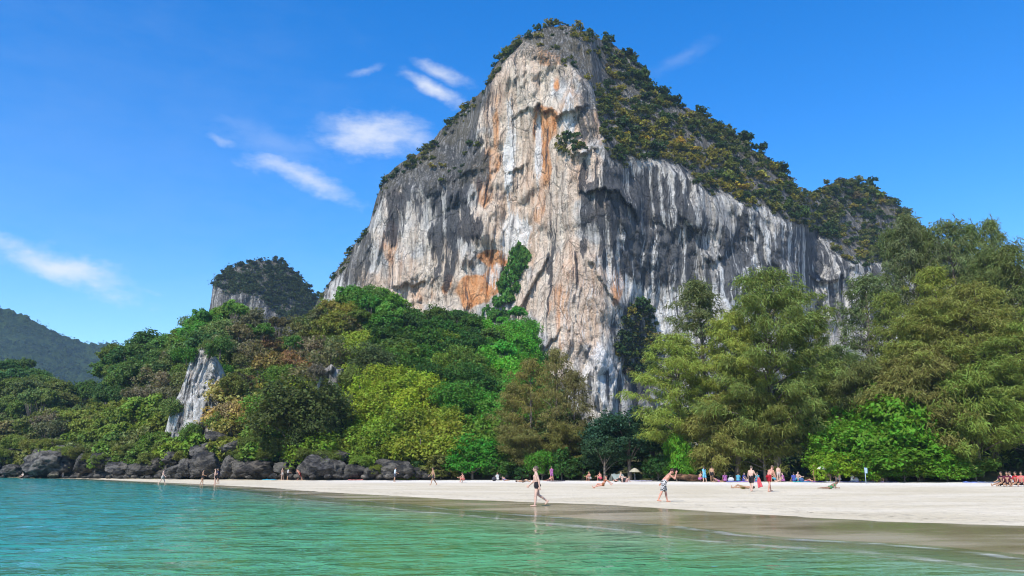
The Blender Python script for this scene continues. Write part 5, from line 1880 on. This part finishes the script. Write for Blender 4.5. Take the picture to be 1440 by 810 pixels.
o = obj('towel', me); o.location = hand; o.color = (0.62, 0.10, 0.12, 1)
tag(o, "red towel hanging from the walking man's hand", 'towel')


def parasol(px, py, color, label, r=1.15, h=2.1):
    g = ground_at(px, py)
    root = empty('parasol', g)
    mb = MB().tube([(0, 0, -0.2), (0, 0, h)], [0.022, 0.02], 8)
    p = obj('pole', mb.mesh('pole'), M_WOOD, root); p.color = (0.5, 0.5, 0.48, 1)
    V = []; F = []; rings = 5; n = 16
    for k, s in enumerate(np.linspace(0.03, 1, rings)):
        for j in range(n):
            a = 2 * math.pi * j / n
            sag = 1 - 0.05 * (j % 2) * s
            V.append((r * s * sag * math.cos(a), r * s * sag * math.sin(a), h + 0.02 - 0.42 * s ** 1.6 - 0.03 * (j % 2) * s))
    for k in range(rings - 1):
        for j in range(n):
            j2 = (j + 1) % n
            F.append((k * n + j, k * n + j2, (k + 1) * n + j2, (k + 1) * n + j))
    F.append(tuple(range(n)))
    top = np.array(V); m2 = MB(); m2.add(top, F); m2.add(top - np.array([0, 0, 0.012]), [f[::-1] for f in F])
    c = obj('canopy', m2.mesh('canopy'), M_PLASTIC, root); c.color = rgba(color)
    for j in range(8):
        a = 2 * math.pi * j / 8
        rb = MB().tube([(0, 0, h - 0.03), (r * 0.55 * math.cos(a), r * 0.55 * math.sin(a), h - 0.19), (r * 0.97 * math.cos(a), r * 0.97 * math.sin(a), h - 0.41)], [0.008, 0.008, 0.006], 5)
        q = obj('rib', rb.mesh('rib'), M_WOOD, root); q.color = (0.4, 0.4, 0.4, 1)
    tag(root, label, 'parasol')


parasol(1161, 676.6, (0.80, 0.79, 0.76), 'white parasol beside the bright green thicket', 0.85, 1.75)
parasol(893, 675, (0.40, 0.36, 0.26), 'cream parasol under the dark trees', 0.65, 1.5)


def shade_tent(px, py, color, label, w=2.4, h=1.25):
    g = ground_at(px, py)
    root = empty('beach_tent', g); root.rotation_euler = (0, 0, 0.3)
    n = 9; X, Yv = np.meshgrid(np.linspace(-w / 2, w / 2, n), np.linspace(-0.9, 0.9, n))
    Z = h * np.clip(1 - np.abs(Yv) / 0.9, 0, 1) ** 0.8 * (1 - 0.12 * np.cos(X / w * math.pi * 2) ** 2) + 0.04
    top = np.stack([X, Yv, Z], -1).reshape(-1, 3); F = grid_faces(n, n)
    mb = MB(); mb.add(top, F); mb.add(top - np.array([0, 0, 0.015]), [tuple(f)[::-1] for f in F])
    c = obj('canopy', mb.mesh('canopy'), M_PLASTIC, root); c.color = rgba(color)
    for s in (-1, 1):
        q = obj('pole', MB().tube([(s * w / 2 * 0.98, 0, -0.15), (s * w / 2 * 0.98, 0, h)], [0.018, 0.018], 6).mesh('pole'), M_WOOD, root); q.color = (0.35, 0.33, 0.3, 1)
    tag(root, label, 'tent')


shade_tent(868, 674.8, (0.26, 0.30, 0.28), 'grey-green shade tarp pitched under the dark trees', 1.5, 0.85)


def notice_pole(px, py, label, color, h=1.5):
    g = ground_at(px, py)
    root = empty('flag_pole', g)
    q = obj('pole', MB().tube([(0, 0, -0.2), (0, 0, h)], [0.03, 0.025], 8).mesh('pole'), M_WOOD, root); q.color = (0.45, 0.55, 0.7, 1)
    X, Z = np.meshgrid(np.linspace(0, 0.2, 8), np.linspace(0, 0.5, 6))
    Yv = 0.05 * np.sin(X * 14 + Z * 4)
    fr = np.stack([X + 0.02, Yv, h - 0.52 + Z - 0.1 * X], -1).reshape(-1, 3); F = grid_faces(6, 8)
    mb = MB(); mb.add(fr, F); mb.add(fr + np.array([0, 0.008, 0]), [tuple(f)[::-1] for f in F])
    c = obj('flag', mb.mesh('flag'), M_CLOTH, root); c.color = rgba(color)
    tag(root, label, 'flag')


notice_pole(1218, 680, 'short pole with a small pale blue flag before the thicket', (0.35, 0.5, 0.72))


def bag(px, py, color, s, label):
    g = ground_at(px, py)
    root = empty('beach_bag', g); root.rotation_euler = (0, 0, random.uniform(0, 3))
    mb = MB().ball((0, 0, 0.17 * s), 0.2 * s, (1.2, 0.75, 0.9), 12, 8)
    b = remeshed(mb, 'sack', 0.03, 1); q = obj('sack', b, M_CLOTH, root); q.color = rgba(color)
    st = MB().tube([(-0.13 * s, 0, 0.28 * s), (-0.08 * s, 0, 0.45 * s), (0.08 * s, 0, 0.45 * s), (0.13 * s, 0, 0.28 * s)], [0.012] * 4, 5)
    q = obj('strap', st.mesh('strap'), M_CLOTH, root); q.color = rgba(color)
    tag(root, label, 'bag', 'bags among the sunbathers')


for px, py, c in [(876, 678.4, (0.03, 0.03, 0.035)), (695, 676.5, (0.05, 0.05, 0.06)), (1028, 676.2, (0.5, 0.5, 0.5)), (1126, 676.8, (0.06, 0.12, 0.25)), (1204, 678, (0.55, 0.55, 0.6)), (1240, 678.4, (0.45, 0.2, 0.15))]:
    bag(px, py, c, 1.5, 'soft beach bag left on the sand among the sunbathers')

# ------------------------------------------------------------------ air
bm = bmesh.new()
bmesh.ops.create_cube(bm, size=1.0)
me = bpy.data.meshes.new('haze'); bm.to_mesh(me); bm.free()
hz = obj('haze', me)
hz.scale = (5200, 5400, 228); hz.location = (0, 100, 228 / 2 - 4.0)
m, n = material('hazy_air')
vol = n.n('ShaderNodeVolumePrincipled', {'Color': (0.55, 0.76, 1.0, 1), 'Density': 0.00011, 'Anisotropy': 0.2})
out = n.n('ShaderNodeOutputMaterial')
n.set(out.inputs['Volume'], vol.outputs[0])
me.materials.append(m)
tag(hz, 'thin bluish air over the bay', None, None, 'stuff')
